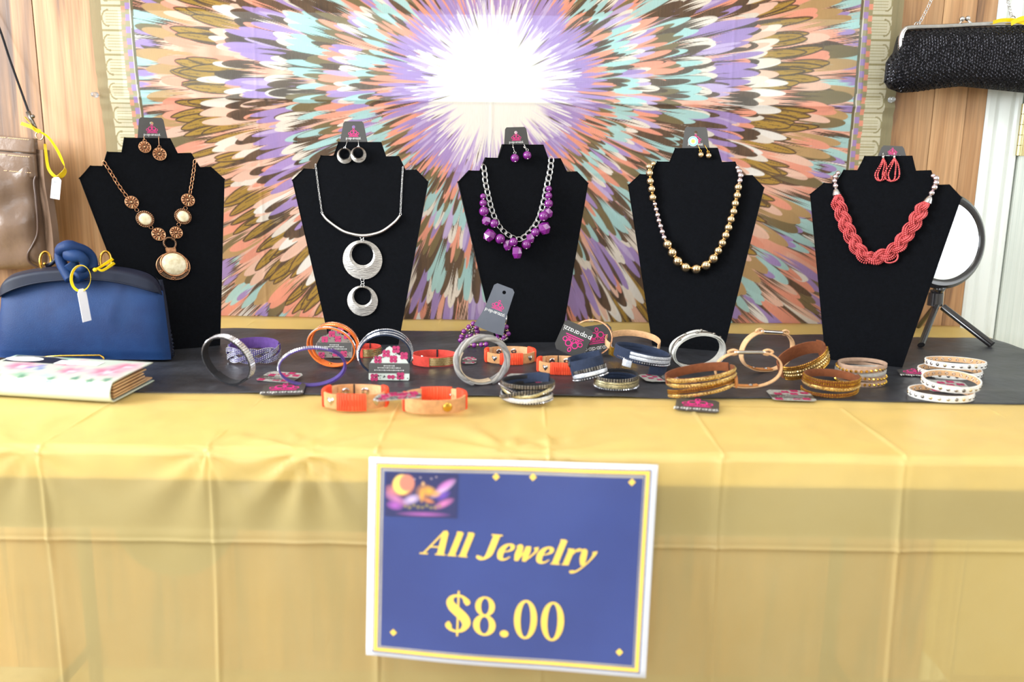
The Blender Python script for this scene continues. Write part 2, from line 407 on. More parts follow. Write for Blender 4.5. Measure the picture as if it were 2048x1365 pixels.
    rr = np.hypot(U[None]-ox, (Vv[:, None]-oz)); ang = np.arctan2(Vv[:, None]-oz, U[None]-ox)
    lim = 118+12*np.sin(ang*37)+9*np.sin(ang*61+1)
    a = np.clip((lim-rr)/22, 0, 1)[..., None]; img[:] = img*(1-a)+col['white']*a
    # woven borders at both sides
    Vr = np.broadcast_to(Vv[:, None], (NZ, NX))
    olive = np.array(lin((150/255, 146/255, 112/255))); lot = np.array(lin((226/255, 224/255, 196/255))); ln = np.array(lin((150/255, 146/255, 108/255)))
    for side in (0, 1):
        d = np.broadcast_to((U if side == 0 else Wpx-U)[None], (NZ, NX)) + 1.5*np.sin(Vr/70)
        img[d < 84] = ln*0.45
        img[(d < 79)] = col['cream']*0.9
        seg = (Vr % 22) < 12
        m1 = (d < 77) & (d > 68); img[m1 & seg] = col['purple']; img[m1 & ~seg] = olive*1.3
        m2 = (d <= 68) & (d > 60); img[m2] = olive*1.3; img[m2 & (((Vr+6) % 22) < 11)] = col['coral']
        m3 = (d <= 60) & (d > 22); img[m3] = lot
        cell = (Vr % 46); rod = np.abs((cell-23))
        q = m3 & (((np.abs(rod-8) < .8) | (np.abs(rod-3) < .7) | (np.abs(rod-14) < .7)) & (d > 30)); img[q] = ln*1.5
        q = m3 & (np.abs(np.hypot((d-34)*1.0, (cell-23)*0.75)-11) < 1.2) & (d < 36); img[q] = ln*1.2
        q = m3 & (rod > 21.3); img[q] = ln*1.3
        img[d <= 22] = olive
    # mesh: gentle sag, soft folds, pulled at the two pins
    Xs = tx0+U/SC; Zs = tz0+Vv/SC
    XX, ZZ = np.meshgrid(Xs, Zs)
    Y = YT - .0015*np.sin(XX*9+ZZ*3) - .0010*np.sin(XX*23-ZZ*5) - .0004
    for zf, hgt in ((W(985, 204, YT).z, .0016), (W(985, 345, YT).z, .0009)):
        Y -= hgt*np.exp(-((ZZ-zf)/.0035)**2)
    for xf in (cx0-.003, cx0-.42, cx0+.42): Y -= .0008*np.exp(-((XX-xf)/.003)**2)
    for (px, py, s) in ((192, 190, 1), (1781, 200, -1)):
        q = W(px, py, YT); g = np.exp(-(((ZZ-q.z)/.05)**2+((XX-q.x)/.07)**2)); XX = XX + s*0*g
        Y -= .004*g*np.sin((ZZ-q.z)*110)**2
    XX = XX + (.010*np.exp(-((ZZ-W(192, 290, YT).z)/.12)**2))*np.clip(1-(XX-tx0)/.25, 0, 1)
    Y = np.minimum(Y, YW-.0095)
    co_ = np.stack([XX, Y, ZZ], -1).reshape(-1, 3)
    o = V((cx0, YT, tz0)); co_ = co_-np.array(o)
    me = bpy.data.meshes.new('tapestry'); nv = NX*NZ; nf = (NX-1)*(NZ-1)
    me.vertices.add(nv); me.vertices.foreach_set('co', co_.astype(np.float32).ravel())
    idx = np.arange(nv).reshape(NZ, NX); q = np.stack([idx[:-1, :-1], idx[:-1, 1:], idx[1:, 1:], idx[1:, :-1]], -1).reshape(-1)
    me.loops.add(nf*4); me.loops.foreach_set('vertex_index', q.astype(np.int32))
    me.polygons.add(nf); me.polygons.foreach_set('loop_start', (np.arange(nf)*4).astype(np.int32))
    me.polygons.foreach_set('use_smooth', np.ones(nf, dtype=bool)); me.update(calc_edges=True)
    ob = bpy.data.objects.new('tapestry', me); C.objects.link(ob); ob.location = o
    colour_attr(ob, img.reshape(-1, 3))
    m = bpy.data.materials.new('printed_voile'); t, N, L, b = nt(m)
    a = N.new('ShaderNodeVertexColor'); a.layer_name = 'Col'
    L.new(a.outputs[0], b.inputs['Base Color']); b.inputs['Roughness'].default_value = 0.9
    tl = N.new('ShaderNodeBsdfTranslucent'); L.new(a.outputs[0], tl.inputs[0])
    tp = N.new('ShaderNodeBsdfTransparent')
    m1 = N.new('ShaderNodeMixShader'); m1.inputs[0].default_value = .35; L.new(b.outputs[0], m1.inputs[1]); L.new(tl.outputs[0], m1.inputs[2])
    m2 = N.new('ShaderNodeMixShader')
    tc = N.new('ShaderNodeTexCoord'); wv = N.new('ShaderNodeTexNoise'); wv.inputs['Scale'].default_value = 1; mp = N.new('ShaderNodeMapping'); mp.inputs['Scale'].default_value = (900, 1, 60)
    L.new(tc.outputs['Object'], mp.inputs[0]); L.new(mp.outputs[0], wv.inputs[0])
    mr = N.new('ShaderNodeMapRange'); mr.inputs[3].default_value = .16; mr.inputs[4].default_value = .34; L.new(wv.outputs[0], mr.inputs[0]); L.new(mr.outputs[0], m2.inputs[0])
    L.new(m1.outputs[0], m2.inputs[1]); L.new(tp.outputs[0], m2.inputs[2]); L.new(m2.outputs[0], N['Material Output'].inputs[0])
    me.materials.append(m)
    tag(ob, 'sheer cloth printed with a radiating burst of coloured feathers, pinned to the plank wall', 'tapestry')
tapestry()
M_clear = mat('clear_plastic', rgb(240, 244, 248), 0.08, trans=0.85, ior=1.45)
M_steel = mat('steel', rgb(200, 200, 202), 0.25, 1.0)
for (px, py, lab) in ((192, 190, 'clear push pin at the left edge of the feather print cloth'), (1781, 200, 'clear push pin at the right edge of the feather print cloth')):
    q = W(px, py, YW-.018); t = thing('push_pin', lab, 'pin', q, 'push pins holding the cloth')
    lathe(MB(), q, V((1, 0, 0)), V((0, 0, 1)), V((0, -1, 0)), [(0.0, -.0005), (.0052, 0), (.0052, .0012), (.0026, .0025), (.0023, .0085), (.0042, .0098), (.0042, .0115), (0, .0118)], 16).build('pin_head', M_clear, t)
    tube(MB(), [q+V((0, .0165, 0)), q], .0006, 6).build('pin_shaft', M_steel, t)

# ================================================================== TABLE
TX1 = P(1925, 657).x; TX0 = TX1-1.83
YF = P(1024, 905).y; YB = YW-.024
RT = 0.035
M_plastic = mat('white_moulded_plastic', rgb(232, 230, 222), 0.5)
M_apron = mat('grey_steel_apron', rgb(92, 92, 90), 0.5)
tb = thing('folding_table', 'long white folding table hidden under the yellow plastic cloth', 'table', ((TX0+TX1)/2, (YF+YB)/2, 0))
box(MB(), TX0+.004, TX1-.004, YF+.004, YB-.004, ZT-.0015-RT, ZT-.0015, .004).build('tabletop', M_plastic, tb, angle=40)
zb = ZT-.0015-RT
for (a, b, c, d) in ((TX0+.03, TX1-.03, YF+.010, YF+.030), (TX0+.03, TX1-.03, YB-.05, YB-.03), (TX0+.03, TX0+.05, YF+.03, YB-.05), (TX1-.05, TX1-.03, YF+.03, YB-.05)):
    box(MB(), a, b, c, d, zb-.055, zb+.001, .002).build('apron_rail', M_apron, tb, angle=40)
for lx in (TX0+.22, TX1-.22):
    for ly in (YF+.07, YB-.09): tube(MB(), [(lx, ly, zb), (lx, ly, 0.0)], .0125, 12).build('leg', M_apron, tb)
    tube(MB(), [(lx, YF+.07, .12), (lx, YB-.09, .12)], .009, 10).build('leg_brace', M_apron, tb)
q = W(350, 1065, YF+.012); lathe(MB(), V((q.x, YF+.009, q.z+.015)), V((1, 0, 0)), V((0, 0, 1)), V((0, 1, 0)), [(.062, 0), (.062, .02)], 32).build('hinge_cover', M_apron, tb, angle=40)

# cloth
def cloth():
    cre = [P(x_, 905).x for x_ in (55, 405, 752, 1098, 1445, 1800, 2150)]
    xs = set(np.linspace(TX0, TX1, 330))
    for c in cre:
        for d in (-.004, -.0025, -.0012, 0, .0012, .0025, .004): xs.add(c+d)
    xs = np.array(sorted(v for v in xs if TX0 <= v <= TX1))
    D = YB-YF
    # s: path from back edge over the top and down to near the floor
    zc = [ZT-W(1024, 1084, YF).z, .27+.14, .55]
    ss = list(np.linspace(-.02, 0, 2)) + list(np.linspace(0.01, D-.006, 150)) + list(np.linspace(D-.004, D+.012, 9)) + list(np.linspace(D+.016, D+.68, 190))
    for z_ in zc: ss += [D+z_+d for d in (-.003, -.0015, 0, .0015, .003)]
    ss = np.array(sorted(ss)); S, X = np.meshgrid(ss, xs, indexing='ij')
    r = .006
    Y = np.zeros_like(S); Z = np.zeros_like(S); NY = np.zeros_like(S); NZ_ = np.zeros_like(S)
    top = S <= D-r; drop = S > D-r+r*pi/2; arc = ~top & ~drop
    Y[top] = YB-S[top]; Z[top] = ZT; NZ_[top] = 1
    a = (S[arc]-(D-r))/r; Y[arc] = YF+r-r*np.sin(a); Z[arc] = ZT-r+r*np.cos(a); NY[arc] = -np.sin(a); NZ_[arc] = np.cos(a)
    dz = S[drop]-(D-r+r*pi/2); Y[drop] = YF; Z[drop] = ZT-r-dz; NY[drop] = -1
    back = S < 0
    Y[back] = YB; Z[back] = ZT+S[back]
    dist = np.maximum(S-D, 0)
    h = np.zeros_like(S)
    amp = np.where(S > D-.02, 1.0, 0.75)
    for i, c in enumerate(cre):
        wob = c + np.where(S > D, .004*np.sin((S-D)*9+i), 0)
        h += .0022*amp*np.exp(-((X-wob)/.0022)**2)*(1+.3*np.sin(S*40+i)) + .0012*np.exp(-((X-wob-.008)/.006)**2)*(S > D)
    for z_ in zc: h += .0022*np.exp(-((S-D-z_)/.0022)**2)+.0016*np.exp(-((S-D-z_+.006)/.005)**2)
    for yf in (D-.20, D-.46): h += .0007*np.exp(-((S-yf)/.002)**2)
    # slack ripples radiating from taped spots on the front edge
    for (px, py, A) in ((405, 905, .8), (592, 905, 1.3), (1012, 905, 1.2), (640, 905, .7), (40, 900, .6), (1120, 908, .8)):
        c = P(px, py).x; dx = X-c; ds = S-D; rr_ = np.hypot(dx, ds); th = np.arctan2(dx, ds)
        h += A*.0022*np.sin(th*9+px)*np.exp(-(rr_/.10)**2)*np.clip(rr_/.012, 0, 1)
    rs = np.random.RandomState(5)
    for k in range(26):
        kx, ks, ph = rs.uniform(-28, 28), rs.uniform(-22, 22), rs.rand()*6
        h += .00032*np.sin(X*kx+S*ks+ph)
    onrun = (S > 0) & (S < D-.17)
    h = np.where(top & onrun, np.clip(h, 0, .0012)*.5, h)
    h = np.where(top, np.clip(h, 0, .004), h)
    h += np.where(drop, .002+.006*np.clip(dist-.05, 0, 1)*(1+np.sin(X*9+1.3)), 0)
    Yn = Y+NY*h; Zn = Z+NZ_*h
    mb = MB(); n, m_ = S.shape
    mb.v = [tuple(t) for t in np.stack([X, Yn, Zn], -1).reshape(-1, 3)]
    mb.f = [(i*m_+j, (i+1)*m_+j, (i+1)*m_+j+1, i*m_+j+1) for i in range(n-1) for j in range(m_-1)]
    # right and left hanging ends
    for xe_, sg in ((TX1, 1), (TX0, -1)):
        rows = []
        for k, z_ in enumerate(np.linspace(0, .66, 24)):
            rows.append([V((xe_+sg*(.001+.004*min(1, z_*30)+.004*z_*math.sin(t_*22)), YF+(YB-YF)*t_, ZT-z_)) for t_ in np.linspace(0, 1, 40)])
        grid_mesh(mb, rows)
    m = bpy.data.materials.new('yellow_plastic_film'); t, N, L, b = nt(m)
    base = rgb(236, 213, 146); b.inputs['Base Color'].default_value = base; b.inputs['Roughness'].default_value = .38
    tc = N.new('ShaderNodeTexCoord'); nz = N.new('ShaderNodeTexNoise'); nz.inputs['Scale'].default_value = 14; nz.inputs['Detail'].default_value = 5; L.new(tc.outputs['Object'], nz.inputs[0])
    rp = N.new('ShaderNodeValToRGB'); rp.color_ramp.elements[0].color = rgb(231, 207, 139); rp.color_ramp.elements[1].color = rgb(240, 220, 158); L.new(nz.outputs[0], rp.inputs[0]); L.new(rp.outputs[0], b.inputs['Base Color'])
    bp = N.new('ShaderNodeBump'); bp.inputs['Strength'].default_value = .4; bp.inputs['Distance'].default_value = .004
    n3 = N.new('ShaderNodeTexNoise'); n3.inputs['Scale'].default_value = 9; n3.inputs['Detail'].default_value = 6; L.new(tc.outputs['Object'], n3.inputs[0]); L.new(n3.outputs[0], bp.inputs['Height']); L.new(bp.outputs[0], b.inputs['Normal'])
    tl = N.new('ShaderNodeBsdfTranslucent'); L.new(rp.outputs[0], tl.inputs[0]); tp = N.new('ShaderNodeBsdfTransparent'); tp.inputs[0].default_value = rgb(250, 230, 168)
    m1 = N.new('ShaderNodeMixShader'); m1.inputs[0].default_value = .28; L.new(b.outputs[0], m1.inputs[1]); L.new(tl.outputs[0], m1.inputs[2])
    m2 = N.new('ShaderNodeMixShader'); m2.inputs[0].default_value = .44; L.new(m1.outputs[0], m2.inputs[1]); L.new(tp.outputs[0], m2.inputs[2]); L.new(m2.outputs[0], N['Material Output'].inputs[0])
    o = mb.build('tablecloth', m, origin=((TX0+TX1)/2, YF, ZT))
    tag(o, 'thin translucent yellow plastic tablecloth with fold creases hanging over the table front', 'tablecloth')
cloth()

# black runner
def runner():
    a = P(1024, 796); yf = a.y; yb = P(1300, 669).y
    xs = np.linspace(TX0+.06, TX1-.003, 220); ys = np.linspace(0, 1, 60); mb = MB(); rows = []
    for t_ in ys:
        row = []
        for x_ in xs:
            y0 = yf+.004*math.sin(x_*7)+.0025*math.sin(x_*19+1); y1 = yb+.006*math.sin(x_*4+.5)+.003*math.sin(x_*15)
            y = y0+(y1-y0)*t_
            z = .0016+.0007*math.sin(x_*31+y*11)+.0006*math.sin(y*70+x_*6)+.0004*math.sin(x_*70-y*33)
            z += .0022*math.exp(-((y-yf-.035-.03*x_)/.006)**2)*.4
            row.append(V((x_, y, ZT+max(z, .0008))))
        rows.append(row)
    grid_mesh(mb, rows)
    m = mat('black_plastic_film', rgb(50, 52, 58), .42, c2=rgb(36, 37, 41), nscale=30, bump=.6, bscale=60)
    o = mb.build('table_runner', m, origin=((TX0+TX1)/2, yf, ZT)); md = o.modifiers.new('film', 'SOLIDIFY'); md.thickness = .0004; md.offset = 1
    tag(o, 'crinkled black plastic runner strip lying along the yellow covered table', 'table runner')
runner()
# ================================================================== JEWELLERY STANDS
M_velvet = mat('black_velvet', rgb(8, 10, 15), .95, c2=rgb(4, 5, 8), nscale=300, bump=.3, bscale=900, sheen=.06, spec=.08)
M_copper = mat('antique_copper', rgb(206, 154, 116), .34, 1.0, c2=rgb(158, 110, 78), nscale=400)
M_copper_d = mat('antique_copper_dark', rgb(96, 74, 56), .55, .7, c2=rgb(66, 50, 38), nscale=500)
M_silver = mat('polished_silver', rgb(206, 204, 202), .22, 1.0, c2=rgb(186, 184, 182), nscale=80)
M_brushed = mat('brushed_silver', rgb(190, 186, 180), .30, 1.0, c2=rgb(158, 154, 150), nscale=2, bump=.5, bscale=3, stretch=(60, 60, 500))
M_gold = mat('pale_gold', rgb(218, 196, 160), .15, 1.0, c2=rgb(208, 182, 142))
M_gold2 = mat('yellow_gold', rgb(226, 182, 84), .25, 1.0, c2=rgb(206, 160, 66), nscale=200)
M_silverbead = mat('rose_silver_bead', rgb(206, 192, 196), .2, 1.0, c2=rgb(196, 180, 186))
M_stone = mat('cream_crackle_stone', rgb(232, 222, 192), .35, c2=rgb(206, 190, 150), nscale=160, coat=.4)
M_purple = mat('purple_stone_bead', rgb(128, 38, 130), .22, c2=rgb(98, 20, 104), nscale=260, coat=.6)
M_coral = mat('coral_seed_bead', rgb(222, 96, 98), .35, c2=rgb(206, 78, 80), nscale=300, coat=.3)
M_card = mat('charcoal_card', rgb(62, 60, 58), .5, c2=rgb(56, 54, 52))
M_cardb = mat('slate_card', rgb(84, 88, 98), .4, c2=rgb(78, 82, 92))
M_pink = mat('pink_print', rgb(222, 44, 134), .6, c2=rgb(214, 36, 124))
M_pinkd = mat('dark_pink_print', rgb(176, 30, 92), .6)
M_white = mat('white_print', rgb(235, 235, 232), .6)
M_black = mat('black_print', rgb(24, 24, 26), .6)
M_damask = mat('grey_print', rgb(168, 168, 162), .6, c2=rgb(140, 140, 136), nscale=300)

def inst(name, me, parent, loc, scale=(1, 1, 1), rot=None):
    o = bpy.data.objects.new(name, me); C.objects.link(o); o.parent = parent
    o.location = V(loc)-parent_world(parent); o.scale = scale
    if rot is not None: o.rotation_mode = 'QUATERNION'; o.rotation_quaternion = rot
    return o
def raw_mesh(name, mb, m, angle=None, smooth=True):
    me = bpy.data.meshes.new(name); me.from_pydata(mb.v, [], mb.f)
    if smooth: me.polygons.foreach_set('use_smooth', [True]*len(me.polygons))
    if angle: me.set_sharp_from_angle(angle=R(angle))
    me.materials.append(m); return me
def basis(X, Y, Z): return Matrix(((X.x, Y.x, Z.x), (X.y, Y.y, Z.y), (X.z, Y.z, Z.z))).to_quaternion()

stands = []
def stand(bl, br, top, sl, sr, lean, label, yaw=None, wb_=None):
    B = P(*br)
    if yaw is not None: A = B - V((math.cos(yaw), math.sin(yaw), 0))*wb_
    else: A = P(*bl)
    A.z = B.z = ZT+.0022
    X = (B-A).normalized(); base = (A+B)/2
    back = V((-X.y, X.x, 0)); N = -(back*math.cos(lean)) + V((0, 0, 1))*math.sin(lean)   # panel front normal
    T = on_plane(top[0], top[1], base, N); Sl = on_plane(sl[0], sl[1], base, N); Sr = on_plane(sr[0], sr[1], base, N)
    Y = (T-base); H = Y.length; Y = Y/H; hw = (Sr-Sl).dot(X)/2; hb = (B-A).length/2
    prof = [(hb, 0), (hw, .812*H), (hw*.825, .868*H), (hw*.67, .868*H), (hw*.57, .933*H), (hw*.385, .933*H), (hw*.308, H)]
    out = [(x, y) for x, y in prof] + [(-x, y) for x, y in reversed(prof)]
    t = thing('necklace_stand', label, 'display stand', base, 'black velvet necklace stands')
    th = .0045
    fr = lambda x, y, z: base + X*x + Y*y - N*(th-z)
    import bmesh
    mb = plate(MB(), out, [], fr, th)
    p = mb.build('panel', M_velvet, t, smooth=False); bv = p.modifiers.new('soft edge', 'BEVEL'); bv.width = .0012; bv.segments = 2; bv.limit_method = 'ANGLE'
    # folding strut behind
    mb = MB(); f0 = base + Y*(H*.62) - N*th; foot = V((base.x, base.y, ZT+.0024)) + back*(.085+H*.62*math.sin(lean)*.2)
    tdir = (foot-f0); L_ = tdir.length; tdir.normalize(); nn = X.cross(tdir).normalized()
    fs = lambda x, y, z: f0 + X*x + tdir*y + nn*z
    plate(mb, [(-.018, 0), (.018, 0), (.035, L_), (-.035, L_)], [], fs, .003); mb.build('easel_strut', M_velvet, t, smooth=False)
    s = dict(base=base, X=X, Y=Y, N=N, H=H, hw=hw); s['at'] = lambda px, py, off=0.0: on_plane(px, py, base+N*off, N)
    s['sc'] = scale_at(base+Y*H*.7); s['top'] = base+Y*H
    stands.append(s); return s
B1 = stand(None, (439, 694), (295, 277), (157, 358), (448, 360), R(9), 'black velvet necklace stand behind the blue clutch, turned towards the middle', R(27), .104)
B2 = stand((662, 693), (795, 694), (719, 285), (583, 361), (855, 364), R(8), 'black velvet stand holding the silver double ring pendant necklace')
B3 = stand((994, 690), (1121, 686), (1046, 290), (917, 367), (1177, 363), R(8), 'black velvet stand holding the purple bead necklace, middle of the row')
B4 = stand((1306, 694), (1446, 705), (1392, 297), (1254, 369), (1525, 384), R(8), 'black velvet stand holding the gold and silver ball necklace')
B5 = stand((1652, 722), (1803, 737), (1776, 313), (1618, 387), (1921, 396), R(8), 'black velvet stand holding the coral necklace in front of the round mirror')

# ---------------------------------------------------------------- printed marks
def emblem(mb, f, cx, cy, s, z=0):   # f(x,y,z); s = half width
    g = lambda x, y, z_: f(cx+x*s, cy+y*s, z+z_)
    ribbon(mb, g, [(-.98, -.62), (.98, -.62)], .10); ribbon(mb, g, [(-.84, -.44), (.84, -.44)], .07)
    ring2(mb, g, -.36, .22, .30, .10); ring2(mb, g, .36, .22, .30, .10); ring2(mb, g, -.84, -.06, .21, .09); ring2(mb, g, .84, -.06, .21, .09)
    ring2(mb, g, 0, .80, .16, .09, ry=.21); ribbon(mb, g, [(0, -.44), (0, .56)], .07)
    ring2(mb, g, -.45, -.25, .11, .06, n=10); ring2(mb, g, .45, -.25, .11, .06, n=10)
    for q in (-1, 1): ribbon(mb, g, [(q*.07, -.44), (q*.38, -.08)], .06); ribbon(mb, g, [(q*.62, -.44), (q*.38, -.08)], .06)
def word(mb, f, txt, x, y, h, w_=None, z=0):   # small round letters; x-height h; returns width
    w_ = w_ or h*.17; cx = x; r = h/2*.92
    for ch in txt:
        g = lambda a, b, z_, cx=cx: f(cx+a, y+b, z+z_)
        if ch in 'pa':
            ring2(mb, g, r+w_*.3, h/2, r-w_/2, w_, n=14)
            if ch == 'p': ribbon(mb, g, [(w_/2, h), (w_/2, -h*.55)], w_)
            else: ribbon(mb, g, [(2*r, 0), (2*r, h)], w_)
            cx += 2*r+w_*1.9
        elif ch == 'r':
            ribbon(mb, g, [(w_/2, 0), (w_/2, h)], w_); ribbon(mb, g, [(w_/2, h*.6), (h*.18, h*.88), (h*.42, h*.97)], w_); cx += h*.42+w_*.8
        elif ch == 'z':
            ribbon(mb, g, [(0, h-w_/2), (h*.62, h-w_/2)], w_); ribbon(mb, g, [(h*.58, h-w_), (h*.05, w_)], w_); ribbon(mb, g, [(0, w_/2), (h*.66, w_/2)], w_); cx += h*.66+w_*.9
        elif ch == 'i':
            ribbon(mb, g, [(w_/2, 0), (w_/2, h)], w_); ribbon(mb, g, [(w_/2, h*1.22), (w_/2, h*1.42)], w_); cx += w_*2
        elif ch == '.': ribbon(mb, g, [(0, w_*.5), (w_, w_*.5)], w_); cx += w_*2
        else: cx += h*.5
    return cx-x
WORD = 'paparazzi.'
def word_w(h): return word(MB(), lambda a, b, c: (a, b, c), WORD, 0, 0, h)
def card_frame(O, X, Y):
    N = X.cross(Y).normalized(); return (lambda x, y, z=0.0: O + X*x + Y*y + N*z), N

def earring_card(S, tl, tr, bl, br, label, sticker=False, emb=.36, cardm=M_card):
    """card slotted behind the stand's top edge; corner pixels lie on a plane just behind the panel"""
    at = lambda p: S['at'](p[0], p[1], -.0062)
    TL, TR, BL, BR = at(tl), at(tr), at(bl), at(br)
    X = (TR-TL).normalized(); mid_t = (TL+TR)/2; mid_b = (BL+BR)/2; Y = (mid_t-mid_b).normalized(); hh = (mid_t-mid_b).length
    f, N = card_frame(mid_b, X, Y); wt = (TR-TL).length/2; wb2 = (BR-BL).length/2
    ext = .030    # the part hidden behind the stand
    slope = (wb2-wt)/hh
    t = thing('earring_card', label, 'card', mid_b-Y*ext, 'earring cards on the stands')
    hr = .0026
    out = [(-wb2-slope*.4*ext, -ext), (wb2+slope*.4*ext, -ext), (wb2, 0), (wt+.001, hh-.003), (wt-.0015, hh), (-wt+.0015, hh), (-wt-.001, hh-.003), (-wb2, 0)]
    plate(MB(), out, [circ(0, hh-.0085, hr, 14)], f, .0005).build('card_sheet', cardm, t, smooth=False)
    mb = MB(); es = wb2*emb; emblem(mb, f, 0, hh*.42, es, .0007); mb.build('emblem', M_pink, t, smooth=False)
    mb = MB(); h = .0026; ww = word_w(h); word(mb, f, WORD, -ww/2, hh*.42-es*.62-.0044, h, z=.0007); mb.build('lettering', M_white, t, smooth=False)
    if sticker:
        g = lambda x, y, z: f(x-.004, y+hh*.32, z)
        poly(MB(), g, circ(0, 0, .0078, 28), .0010).build('round_sticker', M_white, t, smooth=False)
        ring2(MB(), g, 0, 0, .0062, .002, .0012, 24).build('sticker_ring', mat('teal_print', rgb(120, 205, 205), .6), t, smooth=False)
        mb = MB(); poly(mb, g, [((.0042 if i % 2 else .0024)*math.cos(pi*i/6), (.0042 if i % 2 else .0024)*math.sin(pi*i/6)) for i in range(12)], .0013); mb.build('sticker_sun', mat('yellow_print', rgb(228, 224, 90), .6), t, smooth=False)
    return t
earring_card(B1, (279, 235), (325, 236), (275, 277), (335, 277), 'dark earring card above the stand behind the blue clutch')
earring_card(B2, (688, 243), (726, 243), (680, 284), (735, 285), 'dark earring card above the silver ring necklace')
earring_card(B3, (1011, 255), (1051, 254), (1008, 290), (1058, 290), 'dark earring card above the purple necklace')
earring_card(B4, (1371, 254), (1413, 255), (1364, 296), (1419, 297), 'dark earring card with a round teal and yellow sticker', True)
earring_card(B5, (1765, 291), (1807, 293), (1756, 312), (1813, 314), 'dark earring card above the coral necklace', emb=.3)

# ---------------------------------------------------------------- pieces of necklaces
bead_unit = raw_mesh('round_bead', ball(MB(), (0, 0, 0), 1, 20, 12), M_gold)
def bead_mesh(name, m, seg=16, rings=10): return raw_mesh(name, ball(MB(), (0, 0, 0), 1, seg, rings), m)
ME_gold = bead_mesh('gold_bead', M_gold, 24, 14); ME_sil = bead_mesh('silver_bead', M_silverbead, 18, 12); ME_pur = bead_mesh('purple_bead', M_purple, 18, 12)
def facet_mesh(seed):
    rs = random.Random(seed); import bmesh; bm = bmesh.new()
    pts = [(0, 0, 1), (0, 0, -1)]
    for k in range(6):
        a = pi/3*k+rs.uniform(-.15, .15); pts += [(.78*math.cos(a), .78*math.sin(a), .55+rs.uniform(-.12, .12)), (.98*math.cos(a+.4), .98*math.sin(a+.4), -.25+rs.uniform(-.1, .1)), (.55*math.cos(a), .55*math.sin(a), -.85)]
    for p in pts: bm.verts.new((p[0], p[1], max(-.85, min(.8, p[2]))))
    bmesh.ops.convex_hull(bm, input=bm.verts[:]); me = bpy.data.meshes.new('faceted_bead'); bm.to_mesh(me); bm.free(); me.materials.append(M_purple); return me
ME_fac = [facet_mesh(i) for i in range(4)]
def link_mesh(name, m, ratio, wire, seg=6, tw=0):   # oval in XY plane, unit half length along Y
    return raw_mesh(name, tube(MB(), [(ratio*math.cos(2*pi*i/18), math.sin(2*pi*i/18), 0) for i in range(18)], wire, seg, True), m)
def chain(t, S, pts, pitch, ratio, wire, m, off, name='chain_link', alt=True, width=1.25):
    """individual links along a pixel path lying on the stand"""
    W3 = [S['at'](x, y, off) for x, y in smooth_pts(pts, 12)]
    L_ = [0]
    for a, b in zip(W3, W3[1:]): L_.append(L_[-1]+(b-a).length)
    n = max(2, int(round(L_[-1]/pitch))); me = link_mesh(name, m, ratio, wire)
    for k in range(n):
        d = (k+.5)*L_[-1]/n; i = max(j for j in range(len(L_)) if L_[j] <= d); i = min(i, len(W3)-2)
        p = W3[i].lerp(W3[i+1], (d-L_[i])/max(1e-9, L_[i+1]-L_[i])); Y = (W3[i+1]-W3[i]).normalized(); N = S['N']; X = Y.cross(N).normalized(); N2 = X.cross(Y)
        a = R(38 if k % 2 else -38) if alt else R(12)
        X2 = X*math.cos(a)+N2*math.sin(a); Z2 = X2.cross(Y)
        h = pitch*width/2; inst(name, me, t, p, (h, h, h), basis(X2, Y, Z2))
def fine_chain(t, S, pts, pitch, m, off, r=.00035, name='fine_chain'):
    W3 = [S['at'](x, y, off) for x, y in smooth_pts(pts, 30)]; L_ = [0]
    for a, b in zip(W3, W3[1:]): L_.append(L_[-1]+(b-a).length)
    n = int(L_[-1]/pitch); mb = MB()
    for k in range(n):
        d = (k+.5)*L_[-1]/n; i = min(max(j for j in range(len(L_)) if L_[j] <= d), len(W3)-2)
        p = W3[i].lerp(W3[i+1], (d-L_[i])/max(1e-9, L_[i+1]-L_[i])); Y = (W3[i+1]-W3[i]).normalized(); N = S['N']; X = Y.cross(N).normalized()
        if k % 2: X = (X+N).normalized()
        else: X = (X-N*.6).normalized()
        h = pitch*.68; tube(mb, [p+X*(h*.55*math.cos(2*pi*j/8))+Y*(h*math.sin(2*pi*j/8)) for j in range(8)], r, 4, True)
    return stuff(mb.build(name, m, t))
def hook(S, x0, y0, x1, y1, m, t):   # ear wire from the card slot over the edge
    a = S['at'](x0, y0, -.003); b = S['at']((x0+x1)/2, (y0+y1)/2-3, .004); c = S['at'](x1, y1, .004)
    tube(MB(), vsmooth([a, a+S['N']*.004+V((0, 0, .002)), b, c], 5), .00042, 6).build('ear_wire', m, t)
